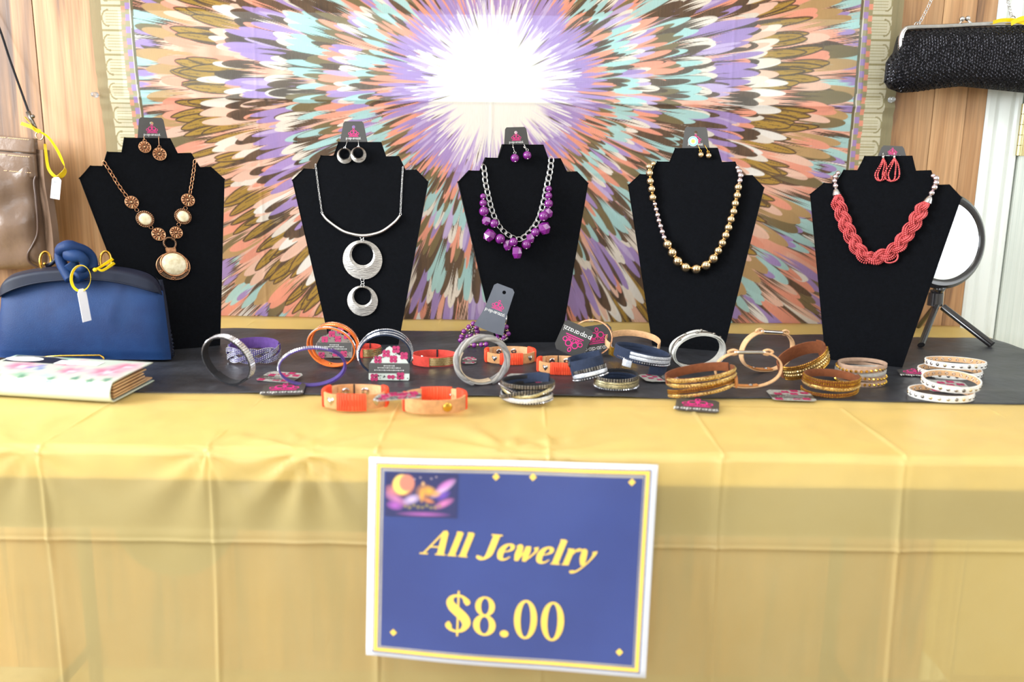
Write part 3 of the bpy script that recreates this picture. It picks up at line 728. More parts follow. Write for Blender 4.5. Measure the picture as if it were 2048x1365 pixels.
def daisy_disc(t, S, px, py, r, off, thick=.0012, rot=0, tilt=0, name='daisy_disc'):
    p = S['at'](px, py, off); X, Y, N = S['X'], S['Y'], S['N']
    X = (X*math.cos(tilt)+N*math.sin(tilt)); Nn = X.cross(Y).normalized()
    d = lathe(MB(), p, X, Y, Nn, [(0, 0), (r, 0), (r, thick), (r*.93, thick*1.25), (r*.86, thick*.8), (0, thick*.8)], 30).build(name, M_copper_d, t, angle=35)
    mb = MB()
    for k in range(12):
        a = 2*pi*k/12+rot; u = X*math.cos(a)+Y*math.sin(a); v = Nn.cross(u)
        q = [p+u*(r*.30)-v*(r*.05)+Nn*(thick*1.1), p+u*(r*.30)+v*(r*.05)+Nn*(thick*1.1), p+u*(r*.88)+v*(r*.155)+Nn*(thick*1.3), p+u*(r*.88)-v*(r*.155)+Nn*(thick*1.3), p+u*(r*.6)+Nn*(thick*2.0)]
        mb.add(q, [(0, 1, 4), (1, 2, 4), (2, 3, 4), (3, 0, 4)])
    pet = mb.build('petals', M_copper, d, smooth=False)
    ball(MB(), p+Nn*(thick*1.0), r*.22, 12, 8).build('boss', M_copper, d)
    ring = tube(MB(), [p+Nn*thick+X*(r*.95*math.cos(2*pi*i/28))+Y*(r*.95*math.sin(2*pi*i/28)) for i in range(28)], r*.06, 6, True).build('rim', M_copper, d)
    return d
def jump(t, S, px, py, r, off=.0022, m=None, wire=.0004):
    p = S['at'](px, py, off); X, Y = S['X'], S['Y']
    tube(MB(), [p+X*(r*math.cos(2*pi*i/14))+Y*(r*math.sin(2*pi*i/14)) for i in range(14)], wire, 6, True).build('jump_ring', m or M_copper, t)

# ---- 1 copper and stone necklace
s = B1['sc']; t = thing('necklace', 'copper chain necklace with daisy discs and cream stones around a large oval stone pendant', 'necklace', B1['at'](346, 533, .004))
chain(t, B1, [(207, 323), (222, 346), (236, 369), (254, 394)], .0063, .62, .17, M_copper, .0025)
chain(t, B1, [(390, 320), (386, 352), (380, 388)], .0063, .62, .17, M_copper, .0025)
for (x, y, r) in ((263.5, 405, 12.7), (317.3, 469, 13.2), (352.5, 465.5, 12.2), (376, 400.5, 13)): daisy_disc(t, B1, x, y, r/s, .0012)
def cab(t, S, x, y, r, ri, name='stone_setting'):
    p = S['at'](x, y, .001); X, Y, N = S['X'], S['Y'], S['N']
    d = lathe(MB(), p, X, Y, N, [(0, 0), (r, 0), (r, .0012), (r*.94, .0016), (ri*1.14, .0014), (ri*1.10, .0026), (ri*.98, .0026), (ri*.98, .0012), (0, .0012)], 32).build(name, M_copper_d, t, angle=35)
    mb = MB()
    for k in range(26):
        a = 2*pi*k/26; ball(mb, p+X*(r*.9*math.cos(a))+Y*(r*.9*math.sin(a))+N*.0017, r*.085, 6, 4)
    stuff(mb.build('beaded_edge', M_copper, d))
    tube(MB(), [p+N*.0024+X*(ri*1.06*math.cos(2*pi*i/28))+Y*(ri*1.06*math.sin(2*pi*i/28)) for i in range(28)], .0005, 6, True).build('bezel', M_copper, d)
    lathe(MB(), p+N*.0018, X, Y, N, [(ri*math.cos(a), .0026*math.sin(a)) for a in [i*pi/2/6 for i in range(6)]]+[(0, .0026)], 28).build('stone', M_stone, d)
cab(t, B1, 290, 438.6, 17/s, 12/s); cab(t, B1, 365.8, 433.4, 16.5/s, 11.5/s)
for (x, y) in ((273.5, 420), (302, 455), (357.5, 449.5), (371, 416.5), (329, 478), (346, 477)): jump(t, B1, x, y, .0026)
p = B1['at'](339.8, 487, .002); X, Y, N = B1['X'], B1['Y'], B1['N']
tube(MB(), [p+X*(11.3/s*math.cos(2*pi*i/30))+Y*(11.3/s*math.sin(2*pi*i/30)) for i in range(30)], .0017, 8, True).build('hammered_ring', M_copper_d, t)
mb = MB()
for k in range(22): a = 2*pi*k/22; ball(mb, p+X*(11.3/s*math.cos(a))+Y*(11.3/s*math.sin(a))+N*.0014, .0008, 6, 4)
stuff(mb.build('ring_studs', M_copper, t))
p = B1['at'](341.5, 500, .003); obox(MB(), p, X, Y, N, 9.5/s, 4.2/s, .0016).build('bail', M_copper, t, smooth=False)
p = B1['at'](346.5, 533, .001)
d = lathe(MB(), p, X, Y, N, [(0, 0), (1, 0), (1, .0014), (.95, .0024), (.90, .0016), (0, .0014)], 44, 32/s, 28/s)
d = d.build('pendant_plate', M_copper_d, t, angle=35)
tube(MB(), [p+N*.0016+X*(31.3/s*math.cos(2*pi*i/44))+Y*(27.3/s*math.sin(2*pi*i/44)) for i in range(44)], .0008, 6, True).build('rim', M_copper, d)
pc = B1['at'](348, 528.5, .0018)
tube(MB(), [pc+X*(25/s*math.cos(2*pi*i/40))+Y*(24/s*math.sin(2*pi*i/40))+N*.001 for i in range(40)], .0013, 8, True).build('bezel', M_copper, d)
lathe(MB(), pc, X, Y, N, [(math.cos(a), .005*math.sin(a)) for a in [i*pi/2/8 for i in range(8)]]+[(0, .005)], 40, 24.2/s, 23.2/s).build('stone', M_stone, d)
for (x, y) in ((322, 543), (347, 557), (373, 541)):
    mb = MB()
    for dx, dy in ((-3, 0), (0, 2.2), (3, 0), (0, -1.4)): ball(mb, B1['at'](x+dx, y+dy, .0030), .0013, 8, 5)
    mb.build('bead_flower', M_copper, d)
for nm, (x, y, r), (hx, hy), lab in (('e', (290, 294.5, 11.6), (287, 276), 'left copper daisy disc earring on the leftmost stand'), ('e', (319.4, 308.6, 13), (317, 277), 'right copper daisy disc earring, hanging lower, on the leftmost stand')):
    t = thing('earring', lab, 'earring', B1['at'](x, y, .002), 'copper daisy earrings'); daisy_disc(t, B1, x, y, r/s, .002, tilt=.2)
    hook(B1, hx, hy, x-1, y-r-2, M_copper, t); jump(t, B1, x-.5, y-r-1.5, .0022, .003)

# ---- 2 silver necklace with two ring pendants
s = B2['sc']; X, Y, N = B2['X'], B2['Y'], B2['N']
t = thing('necklace', 'silver bar necklace with two hammered open ring pendants, one below the other', 'necklace', B2['at'](725, 520, .004))
fine_chain(t, B2, [(631, 328), (636, 370), (644, 427)], .0031, M_silver, .0015)
fine_chain(t, B2, [(806, 334), (803, 385), (801, 427)], .0031, M_silver, .0015)
bar = [(644, 427), (655, 441), (683, 461), (704, 468.5), (725, 471.5), (746, 469), (767, 461.5), (790, 444), (801, 430)]
W3 = [B2['at'](x, y, .0035) for x, y in smooth_pts(bar, 6)]
tube(MB(), W3, lambda u: .0029*(.55+.45*math.sin(pi*u)**.4), 12).build('curved_bar', M_silver, t)
for q in (W3[0], W3[-1]): tube(MB(), [q+X*(.0016*math.cos(2*pi*i/12))+Y*(.0016*math.sin(2*pi*i/12))+Y*.001 for i in range(12)], .0004, 6, True).build('jump_ring', M_silver, t)
def donut(t, S, x, y, ro, hx, hy, ri, name='ring_pendant', off=.0015, m=None):
    X, Y, N = S['X'], S['Y'], S['N']; c = S['at'](x, y, off); h = S['at'](hx, hy, off)
    n = 48; rows = []
    for (k, z) in ((0, 0), (0, .0012), (.42, .0026), (.78, .0044), (1, .0022), (1, 0)):
        row = []
        for i in range(n):
            a = 2*pi*i/n; o_ = c+(X*math.cos(a)+Y*math.sin(a))*ro; q = h+(X*math.cos(a)+Y*math.sin(a))*ri; row.append(o_.lerp(q, k)+N*z)
        rows.append(row)
    mb = MB(); mb.v = [tuple(p) for r_ in rows for p in r_]; m_ = len(rows)
    mb.f = [(i*n+j, i*n+(j+1) % n, ((i+1) % m_)*n+(j+1) % n, ((i+1) % m_)*n+j) for i in range(m_) for j in range(n)]
    return mb.build(name, m or M_brushed, t, angle=25)
donut(t, B2, 725.3, 520, 39.4/s, 725.3, 509.5, 21.5/s); donut(t, B2, 725.3, 602, 30.6/s, 725.3, 593.5, 17.2/s)
for (x, y, r) in ((724, 476, .0026), (725, 480.5, .0022), (724.5, 560, .0028), (725.5, 566, .0024), (725, 571, .0026)): jump(t, B2, x, y, r, .004, M_silver, .0006)
for (x, y, hx, lab) in ((689.7, 312, 696, 'left silver open ring earring on the second stand'), (717, 310, 717, 'right silver open ring earring overlapping its twin on the second stand')):
    t = thing('earring', lab, 'earring', B2['at'](x, y, .002), 'silver ring earrings')
    donut(t, B2, x, y, 15.5/s, x, y-3, 9.5/s, 'ring_drop', .002 if x < 700 else .0062); hook(B2, hx, 284, x, y-15, M_silver, t); jump(t, B2, x, y-16, .0018, .004, M_silver)

# ---- 3 purple bead necklace
s = B3['sc']; X, Y, N = B3['X'], B3['Y'], B3['N']
t = thing('necklace', 'purple bead cluster necklace of round and faceted beads on a double silver link chain', 'necklace', B3['at'](1035, 470, .004))
cpx = [(180, 300), (188, 350), (190, 385), (210, 480), (235, 570), (275, 645), (330, 690), (380, 705), (430, 670), (480, 600), (510, 500), (530, 400), (545, 330), (552, 258)]
cp = [(900+x/2.73, 220+y/2.73) for x, y in cpx]
chain(t, B3, cp, .0094, .62, .085, M_silver, .0028, alt=False, width=1.3); chain(t, B3, [(x+1.5, y+.8) for x, y in cp], .0094, .62, .085, M_silver, .0048, alt=False, width=1.25)
rounds = [(180, 473, 16), (181, 509, 20), (185, 554, 26), (241, 621, 24), (273, 705, 27), (346, 722, 24), (416, 736, 26), (466, 669, 24), (511, 581, 27), (539, 512, 24), (539, 469, 20), (540, 432, 17)]
for i, (x, y, r) in enumerate(rounds):
    r_ = r/2.73/s; q = B3['at'](900+x/2.73, 220+y/2.73, r_+.0035+(.004 if i in (5, 8) else 0)); inst('round_bead', ME_pur, t, q, (r_,)*3)
    a_ = R(-75+random.uniform(-20, 20)); ball(MB(), q+(X*math.cos(a_)+Y*math.sin(a_))*r_*.86+N*r_*.45, .0013, 8, 5).build('bead_cap', M_silver, t)
facs = [(199, 605, 28, 28), (217, 684, 34, 40), (313, 737, 26, 34), (367, 777, 31, 40), (439, 700, 25, 31), (515, 645, 36, 40), (534, 562, 28, 32)]
for i, (x, y, rx, ry) in enumerate(facs):
    rx_, ry_ = rx/2.73/s, ry/2.73/s; q = B3['at'](900+x/2.73, 220+y/2.73, rx_*.8+.003+(.003 if i == 3 else 0)); an = R((-20, -35, 10, 0, 10, 15, 25)[i])
    X2 = X*math.cos(an)+Y*math.sin(an); Y2 = N.cross(X2)
    inst('faceted_bead', ME_fac[i % 4], t, q, (rx_, rx_*.85, ry_), basis(X2, -N, Y2)); ball(MB(), q-Y2*ry_*.82+N*.002, .0014, 8, 5).build('bead_cap', M_silver, t)
for (x, y, hx, lab) in ((1029.7, 316.7, 1024, 'left purple ball earring on the middle stand'), (1054.3, 311, 1046, 'right purple ball earring on the middle stand')):
    t = thing('earring', lab, 'earring', B3['at'](x, y, .006), 'purple ball earrings'); r_ = 8.5/s; q = B3['at'](x, y, r_+.001); inst('round_bead', ME_pur, t, q, (r_,)*3)
    ball(MB(), q-Y*r_*.85+N*r_*.5, .0015, 8, 5).build('bead_cap', M_silver, t); hook(B3, hx, 291, x, y-10, M_silver, t)
    tube(MB(), [B3['at'](hx+1, 293, .003), B3['at']((hx+x)/2+1, 298, .004)], .001, 8).build('wire_coil', M_silver, t); jump(t, B3, x, y-11, .002, .006, M_silver)

# ---- 4 gold and silver ball necklace
s = B4['sc']; X, Y, N = B4['X'], B4['Y'], B4['N']; cvt = lambda x, y: (1240+x/2.787, 230+y/2.787)
t = thing('necklace', 'metallic ball necklace, large gold balls with a short run of small silver ones', 'necklace', B4['at'](1393, 530, .004))
gl = [(187, 273, 15), (163, 290, 21), (167, 326, 23), (171, 371, 23), (178, 415, 24), (184, 462, 24)]
g2 = [(266, 722, 29), (293, 769, 29), (323, 816, 30), (367, 850, 29), (426, 859, 29), (480, 838, 29), (521, 801, 29), (548, 758, 25), (570, 715, 25), (589, 672, 25), (605, 629, 25), (618, 584, 25), (633, 540, 24), (642, 495, 24), (653, 450, 24), (659, 405, 24)]
sv = [(195, 498, 15), (202, 528, 16), (210, 559, 17), (217, 590, 17), (227, 621, 17), (236, 653, 18), (246, 684, 17), (668, 368, 17), (672, 340, 18), (664, 315, 17), (654, 295, 13)]
for L_, me, nm in ((gl+g2, ME_gold, 'gold_ball'), (sv, ME_sil, 'silver_ball')):
    for (x, y, r) in L_: r_ = r/2.787/s; inst(nm, me, t, B4['at'](*cvt(x, y), r_+.0008), (r_,)*3)
order = gl+sv[:7]+g2+sv[7:]; mb = MB()
sp = MB()
for (a, b) in zip(order[:-1], order[1:]):
    A_, B_ = B4['at'](*cvt(a[0], a[1]), a[2]/2.787/s), B4['at'](*cvt(b[0], b[1]), b[2]/2.787/s); k = a[2]/(a[2]+b[2]); m_ = A_.lerp(B_, k); d = (B_-A_).normalized()
    tube(sp, [m_-d*.0009, m_+d*.0009], .0021, 8)
sp.build('spacer_rings', M_gold2, t)
for (x, y, hx, lab) in ((451, 223, 432, 'left small gold ball earring on the fourth stand'), (494, 228, 470, 'right small gold ball earring on the fourth stand')):
    a, b = cvt(x, y); t = thing('earring', lab, 'earring', B4['at'](a, b, .005), 'gold ball earrings'); r_ = 6.2/s; inst('gold_ball', ME_gold, t, B4['at'](a, b, r_+.001), (r_,)*3)
    h_ = cvt(hx, 185); hook(B4, h_[0], h_[1]-3, a-1, b-8, M_gold2, t); jump(t, B4, a-1, b-8, .0017, .004, M_gold2)

# ---- 5 coral seed bead braid
s = B5['sc']; X, Y, N = B5['X'], B5['Y'], B5['N']; cvt = lambda x, y: (1600+x/2.785, 270+y/2.785)
t = thing('necklace', 'thick coral necklace braided from seed bead strands, silver balls and cone ends', 'necklace', B5['at'](1752, 510, .004))
for (x, y, r) in ((212, 214, 14), (197, 234, 16), (193, 258, 16), (198, 285, 17), (733, 325, 17), (748, 294, 18), (757, 268, 17), (757, 243, 17), (740, 229, 13)):
    r_ = r/2.785/s; inst('silver_ball', ME_sil, t, B5['at'](*cvt(x, y), r_+.0008), (r_,)*3)
for (x0, y0, x1, y1) in ((199, 300, 205, 336), (726, 340, 708, 378)):
    a, b = B5['at'](*cvt(x0, y0), .006), B5['at'](*cvt(x1, y1), .006); d = (b-a).normalized(); u = d.orthogonal().normalized(); v = d.cross(u)
    lathe(MB(), a, u, v, d, [(.002, 0), (.0042, .0016), (.0058, .006), (.0068, (b-a).length), (.0058, (b-a).length), (0, (b-a).length*.8)], 20).build('cone_end', M_silver, t, angle=50)
bp_ = [(207, 335), (214, 385), (236, 450), (262, 520), (300, 595), (338, 655), (385, 688), (440, 680), (495, 660), (545, 620), (590, 560), (635, 495), (668, 430), (705, 375)]
ctr = [B5['at'](*cvt(x, y), .0075) for x, y in smooth_pts(bp_, 16)]
cum = [0]
for a, b in zip(ctr, ctr[1:]): cum.append(cum[-1]+(b-a).length)
Lc = cum[-1]
def along(d):
    d = max(0, min(Lc*.9999, d)); import bisect; i = min(bisect.bisect_right(cum, d)-1, len(ctr)-2)
    return ctr[i].lerp(ctr[i+1], (d-cum[i])/(cum[i+1]-cum[i])), (ctr[i+1]-ctr[i]).normalized()
br = .00118
for bun in range(3):
    for st in range(7):
        mb = MB(); n = int(Lc/(br*1.8)); 
        for k in range(n):
            d = Lc*(k+.5)/n; c_, T = along(d); side = T.cross(N).normalized(); ph = 2*pi*d/.052+bun*2*pi/3
            env = min(1, d/.012, (Lc-d)/.012)*.55+.45
            ctr_ = c_+side*(.0062*math.sin(ph))*env+N*(.0042*math.sin(2*ph))
            if st < 6: a = st*pi/3+d*26; rr_ = .0030*env
            else: a = 0; rr_ = 0
            q = ctr_+side*(rr_*math.cos(a)*1.15)+N*(rr_*math.sin(a)*.9)
            ball(mb, q, br*1.1, 6, 4)
        stuff(mb.build('bead_strand', M_coral, t))
lp = vsmooth([B5['at'](*cvt(x, y), .006) for x, y in ((470, 690), (478, 708), (505, 712), (535, 700), (545, 675), (535, 650), (515, 640))], 8); mb = MB()
for q in lp[::2]: ball(mb, q, .0014, 6, 4)
stuff(mb.build('bead_strand', M_coral, t))
for (cx_, tx_, wl, wr, yb, lab) in ((446, 463, 26, 34, 255, 'left coral seed bead teardrop earring on the rightmost stand'), (512, 525, 42, 42, 258, 'right coral seed bead teardrop earring on the rightmost stand')):
    t = thing('earring', lab, 'earring', B5['at'](*cvt(cx_, 190), .004), 'coral teardrop earrings')
    for q, dz in ((1, .003), (.45, .0045)):
        pts = [(tx_, 130), (tx_-(wl*q)*.55, 165), (cx_-wl*q, 215), (cx_-wl*q*.8, 245), (cx_, yb), (cx_+wr*q*.8, 243), (cx_+wr*q, 212), (tx_+(wr*q)*.5, 165), (tx_+2, 132)]
        pp = vsmooth([B5['at'](*cvt(x, y), dz+(.002 if cx_ > 480 else 0)) for x, y in pts], 9); mb = MB(); acc = 0
        ball(mb, pp[0], br, 6, 4)
        for a, b in zip(pp, pp[1:]):
            acc += (b-a).length
            if acc > br*1.6: ball(mb, b, br*1.1, 6, 4); acc = 0
        stuff(mb.build('bead_loop', M_coral, t))
    a = B5['at'](*cvt(tx_, 112), .003); b = B5['at'](*cvt(tx_, 132), .004); tube(MB(), [a, b], .0017, 10).build('crimp_cap', M_silver, t); hook(B5, cvt(tx_, 100)[0], 309, cvt(tx_, 112)[0], cvt(tx_, 112)[1], M_silver, t)
# ================================================================== BRACELETS
def glitter(name, c1, c2, metal=.9, sc_=1400):
    m = bpy.data.materials.new(name); t, N, L, b = nt(m)
    tc = N.new('ShaderNodeTexCoord'); vo = N.new('ShaderNodeTexVoronoi'); vo.inputs['Scale'].default_value = sc_; L.new(tc.outputs['Object'], vo.inputs[0])
    rp = N.new('ShaderNodeValToRGB'); rp.color_ramp.elements[0].color = c2; rp.color_ramp.elements[1].color = c1; rp.color_ramp.elements[0].position = .25; rp.color_ramp.elements[1].position = .6
    L.new(vo.outputs['Color'], rp.inputs[0]); L.new(rp.outputs[0], b.inputs['Base Color']); b.inputs['Metallic'].default_value = metal; b.inputs['Roughness'].default_value = .3
    bp = N.new('ShaderNodeBump'); bp.inputs['Strength'].default_value = .9; bp.inputs['Distance'].default_value = .0006; L.new(vo.outputs['Color'], bp.inputs['Height']); L.new(bp.outputs[0], b.inputs['Normal'])
    return m
M_glit = glitter('silver_glitter', rgb(235, 235, 240), rgb(150, 150, 158)); M_glitw = glitter('white_glitter', rgb(240, 244, 250), rgb(186, 192, 204), .5)
M_glitg = glitter('gold_glitter', rgb(240, 206, 128), rgb(120, 80, 24)); M_glitt = glitter('taupe_glitter', rgb(226, 214, 170), rgb(140, 134, 104), .7)
M_rhin = mat('clear_rhinestone', rgb(236, 236, 240), .12, .85, c2=rgb(190, 190, 200), nscale=900)
M_rhing = mat('champagne_rhinestone', rgb(240, 214, 160), .14, .85, c2=rgb(196, 160, 100), nscale=900)
M_rhinr = mat('rose_rhinestone', rgb(226, 176, 150), .16, .85, c2=rgb(186, 120, 92), nscale=900)
M_amber = mat('amber_rhinestone', rgb(222, 176, 78), .16, .85, c2=rgb(120, 78, 18), nscale=900)
def suede(n, c): return mat(n, c, .85, bump=.3, bscale=700, nscale=200, sheen=.04, spec=.25)
M_blk = suede('black_leather', rgb(34, 34, 38)); M_navy = suede('navy_suede', rgb(40, 50, 72)); M_purs = suede('purple_suede', rgb(88, 72, 146)); M_purd = suede('plum_suede', rgb(92, 62, 128))
M_orange = suede('orange_suede', rgb(226, 112, 44)); M_redc = suede('coral_suede', rgb(214, 72, 60)); M_tan = suede('tan_leather', rgb(206, 150, 100)); M_tanl = suede('light_tan_leather', rgb(220, 174, 128))
M_cord = mat('orange_cord', rgb(238, 84, 44), .7, c2=rgb(224, 66, 32)); M_grey = suede('grey_leather', rgb(150, 148, 148)); M_greyd = suede('grey_metallic_leather', rgb(172, 168, 162)); M_brown = suede('brown_suede', rgb(122, 68, 38))
M_taupe = suede('taupe_leather', rgb(176, 146, 124)); M_whl = suede('white_leather', rgb(232, 230, 224)); M_caramel = suede('caramel_leather', rgb(190, 124, 66)); M_chalk = suede('pale_grey_leather', rgb(206, 206, 200))
M_beige = suede('beige_leather', rgb(206, 186, 158)); M_pewter = mat('pewter', rgb(150, 146, 140), .3, 1.0, c2=rgb(110, 106, 100), nscale=300)

GRP = 'bracelets scattered along the runner'
ZR = .0030
class Fr: pass
def mkfr(Cc, X, Y, Z, rx, ry, p=2.0):
    f = Fr(); f.C, f.X, f.Y, f.Z, f.rx, f.ry, f.p = Cc, X, Y, Z, rx, ry, p; return f
def lay(px0, px1, pyb, k=.85, rot=0, tx=0, ty=0, p=2.0, z=0):
    cx = (px0+px1)/2; fpt = P(cx, pyb, ZR); s = scale_at(fpt); rx = (px1-px0)/2/s; ry = rx*k
    r_ = R(rot); X = V((math.cos(r_), math.sin(r_), 0)); Y = V((-math.sin(r_), math.cos(r_), 0)); Z = V((0, 0, 1))
    if tx: a = R(tx); Y, Z = Y*math.cos(a)+Z*math.sin(a), Z*math.cos(a)-Y*math.sin(a)
    if ty: a = R(ty); X, Z = X*math.cos(a)+Z*math.sin(a), Z*math.cos(a)-X*math.sin(a)
    return mkfr(fpt+V((0, ry, z+abs(math.sin(R(tx)))*ry+abs(math.sin(R(ty)))*rx)), X, Y, Z, rx, ry, p)
def hoop(px0, px1, py0, py1, yaw=0, lean=6, p=2.0, roll=0, w_=.006):
    c = P((px0+px1)/2, py1, ZR+.0004); s = scale_at(c); a = R(yaw); b = R(lean)
    X = V((math.cos(a), math.sin(a), 0)); back = V((-math.sin(a), math.cos(a), 0)); Y = V((0, 0, 1))*math.cos(b)+back*math.sin(b)
    rx = (px1-px0)/2/s/math.cos(a); ry = (py1-py0)/2/s/math.cos(b)*1.0 - w_*.12
    g = R(roll); X2 = X*math.cos(g)+Y*math.sin(g); Y2 = Y*math.cos(g)-X*math.sin(g)
    return mkfr(c+Y*ry+V((0, 0, w_*.5*abs(math.sin(b)))), X2, Y2, X2.cross(Y2), rx, ry, p)
def fp(f, t, zc=0, rc=0):
    c, s = math.cos(t), math.sin(t); e = 2/f.p
    cx = math.copysign(abs(c)**e, c)*f.rx; sy = math.copysign(abs(s)**e, s)*f.ry
    n = (f.X*(math.copysign(abs(c)**(2-e), c)/f.rx)+f.Y*(math.copysign(abs(s)**(2-e), s)/f.ry)); n.normalize()
    return f.C+f.X*cx+f.Y*sy+n*rc+f.Z*zc, n
def strap(f, wd, th, m, parent, name='strap', zc=0.0, zf=None, rf=None, t0=0, t1=360, n=72, wf=None):
    a0, a1 = R(t0), R(t1); closed = abs(t1-t0) >= 360
    mb = MB(); k = n if closed else n+1; ring = []
    for i in range(k):
        t = a0+(a1-a0)*i/n; z = zc+(zf(t) if zf else 0); r_ = rf(t) if rf else 0; w_ = wd*(wf((i/n)) if wf else 1)
        row = []
        for (dz, dr) in ((-.5, .12), (-.5, .88), (-.42, 1), (.42, 1), (.5, .88), (.5, .12), (.42, 0), (-.42, 0)):
            q, nn = fp(f, t, z+dz*w_, r_+(dr-.5)*th); row.append(q)
        ring.append(row)
    mb.v = [tuple(q) for r_ in ring for q in r_]; m_ = 8
    for i in range(k if closed else k-1):
        for j in range(m_): mb.f.append((i*m_+j, i*m_+(j+1) % m_, ((i+1) % k)*m_+(j+1) % m_, ((i+1) % k)*m_+j))
    if not closed: mb.f += [tuple(range(m_))[::-1], tuple((k-1)*m_+j for j in range(m_))]
    return mb.build(name, m, parent, angle=50)
def stones(f, rows, cnt, r, m, parent, name='rhinestones', zf=None, rf=None, rc=.001, t0=0, t1=360, flat=.6, seg=6):
    mb = MB()
    for i in range(cnt):
        t = R(t0)+(R(t1)-R(t0))*(i+.5)/cnt
        for z in rows:
            q, n = fp(f, t, z+(zf(t) if zf else 0), rc+(rf(t) if rf else 0)); u = f.Z; v = n.cross(u)
            vs = [q+(u*math.cos(2*pi*k/seg)+v*math.sin(2*pi*k/seg))*r for k in range(seg)]
            vs += [q+(u*math.cos(2*pi*k/seg)+v*math.sin(2*pi*k/seg))*r*.55+n*r*flat for k in range(seg)]
            mb.add(vs, [(k, (k+1) % seg, seg+(k+1) % seg, seg+k) for k in range(seg)]+[tuple(range(seg, 2*seg))])
    return stuff(mb.build(name, m, parent, smooth=False))
def snap(f, tdeg, zc, side, r, m, parent, name='snap', th=.0012, rc=.001):
    q, n = fp(f, R(tdeg), zc, side*rc); n = n*side; u = f.Z; v = n.cross(u)
    return lathe(MB(), q-n*.0003, u, v, n, [(0, 0), (r, 0), (r, th*.5), (r*.75, th), (r*.4, th*.9), (r*.35, th*.3), (0, th*.3)], 18).build(name, m, parent, angle=40)
def stud(f, tdeg, zc, r, m, parent, name='stud', rc=.001, hgt=.6):
    q, n = fp(f, R(tdeg), zc, rc); u = f.Z; v = n.cross(u)
    return lathe(MB(), q-n*.0003, u, v, n, [(r*math.cos(a), r*hgt*math.sin(a)) for a in [i*pi/2/4 for i in range(4)]]+[(0, r*hgt)], 12).build(name, m, parent)
def bracelet(label, f, grp=GRP): return thing('bracelet', label, 'bracelet', V((f.C.x, f.C.y, ZT+ZR-.001)), grp)
S_ = math.sin

# 1 black snap band standing at the left
f = hoop(414, 519, 666, 768, yaw=-22, lean=-12, p=1.85, roll=-8, w_=.010); t = bracelet('black leather band with a silver glitter outside, standing open, leftmost bracelet', f)
strap(f, .0105, .0016, M_blk, t); strap(f, .0090, .0010, M_glit, t, 'glitter_strip', rf=lambda a: .0012, t0=-30, t1=235, n=60); stones(f, (-.0028, 0, .0028), 52, .0013, M_rhin, t, rc=.0018, t0=-25, t1=230)
for a in (-112, -68): snap(f, a, 0, -1, .0048, M_pewter, t, rc=.0009)
strap(f, .0115, .0012, M_blk, t, 'snap_tab', rf=lambda a: -.0016, t0=-128, t1=-52, n=20)
# 2 purple braided wrap
f = lay(447, 546, 731, .82); t = bracelet('purple suede wrap of braided strands edged with tiny silver beads, behind the black band', f)
strap(f, .016, .0014, M_purd, t, 'suede_back', zc=.017, t0=10, t1=170, zf=lambda a: .004*S_(a)); strap(f, .012, .0014, M_purs, t, 'suede_loop', zc=.018, t0=5, t1=100, rf=lambda a: .002)
for k in range(4):
    zf = lambda a, k=k: .0125+.0078*S_(2.0*a+k*pi/2); rf = lambda a, k=k: .0022*math.cos(2.0*a+k*pi/2)
    strap(f, .0062, .0016, M_purs, t, 'strand', zf=zf, rf=rf, t0=170, t1=372, n=60); stones(f, (-.0025, 0, .0025), 46, .0011, M_rhin, t, 'bead_edging', zf=zf, rf=rf, rc=.0012, t0=172, t1=370)
# 3 purple rhinestone hoop
f = hoop(564, 686, 690, 771, yaw=16, lean=-8, p=2.0, w_=.008); t = bracelet('thin purple strap with white rhinestones on its outside, standing as a wide oval', f)
strap(f, .009, .0016, M_purs, t); strap(f, .009, .0014, M_purd, t, 'strap_end', rf=lambda a: .0018, t0=-60, t1=52, n=24); stones(f, (-.002, .002), 50, .0013, M_rhin, t, rc=.001, t0=60, t1=262)
# 4 orange wrap
f = hoop(619, 717, 648, 733, yaw=-14, lean=-5, w_=.010); t = bracelet('orange suede triple wrap lined with champagne rhinestones, standing below the silver ring necklace', f)
for k, (z, a_, ph) in enumerate(((.004, .0035, 0), (-.001, -.003, 1.2), (-.006, .003, 2.2))):
    zf = lambda a, a_=a_, ph=ph: a_*S_(a+ph); rf = lambda a, k=k: .0014*k*(.4+.6*max(0, S_(a+.6)))
    strap(f, .0052, .0018, M_orange, t, 'strand', zc=z, zf=zf, rf=rf); stones(f, (z,), 62, .0013, (M_rhin, M_rhing, M_rhinr)[k], t, zf=zf, rf=rf, rc=.0012, t0=-25, t1=205)
strap(f, .014, .0016, M_orange, t, 'snap_tab', rf=lambda a: -.0015, t0=-125, t1=-60, n=20); snap(f, -100, 0, -1, .0022, M_gold2, t, rc=.0026)
f = hoop(721, 820, 662, 751, yaw=10, lean=-3, w_=.010); t = bracelet('navy suede triple wrap with icy rhinestones, standing behind a pink patterned card', f)
for k, (z, a_, ph) in enumerate(((.004, .0035, .8), (-.001, -.003, 2.2), (-.006, .003, 3.0))):
    zf = lambda a, a_=a_, ph=ph: a_*S_(a+ph); rf = lambda a, k=k: .0014*k*(.4+.6*max(0, S_(a+.6)))
    strap(f, .0052, .0018, M_navy, t, 'strand', zc=z, zf=zf, rf=rf); stones(f, (z,), 62, .0013, M_rhin, t, zf=zf, rf=rf, rc=.0012, t0=-20, t1=205)
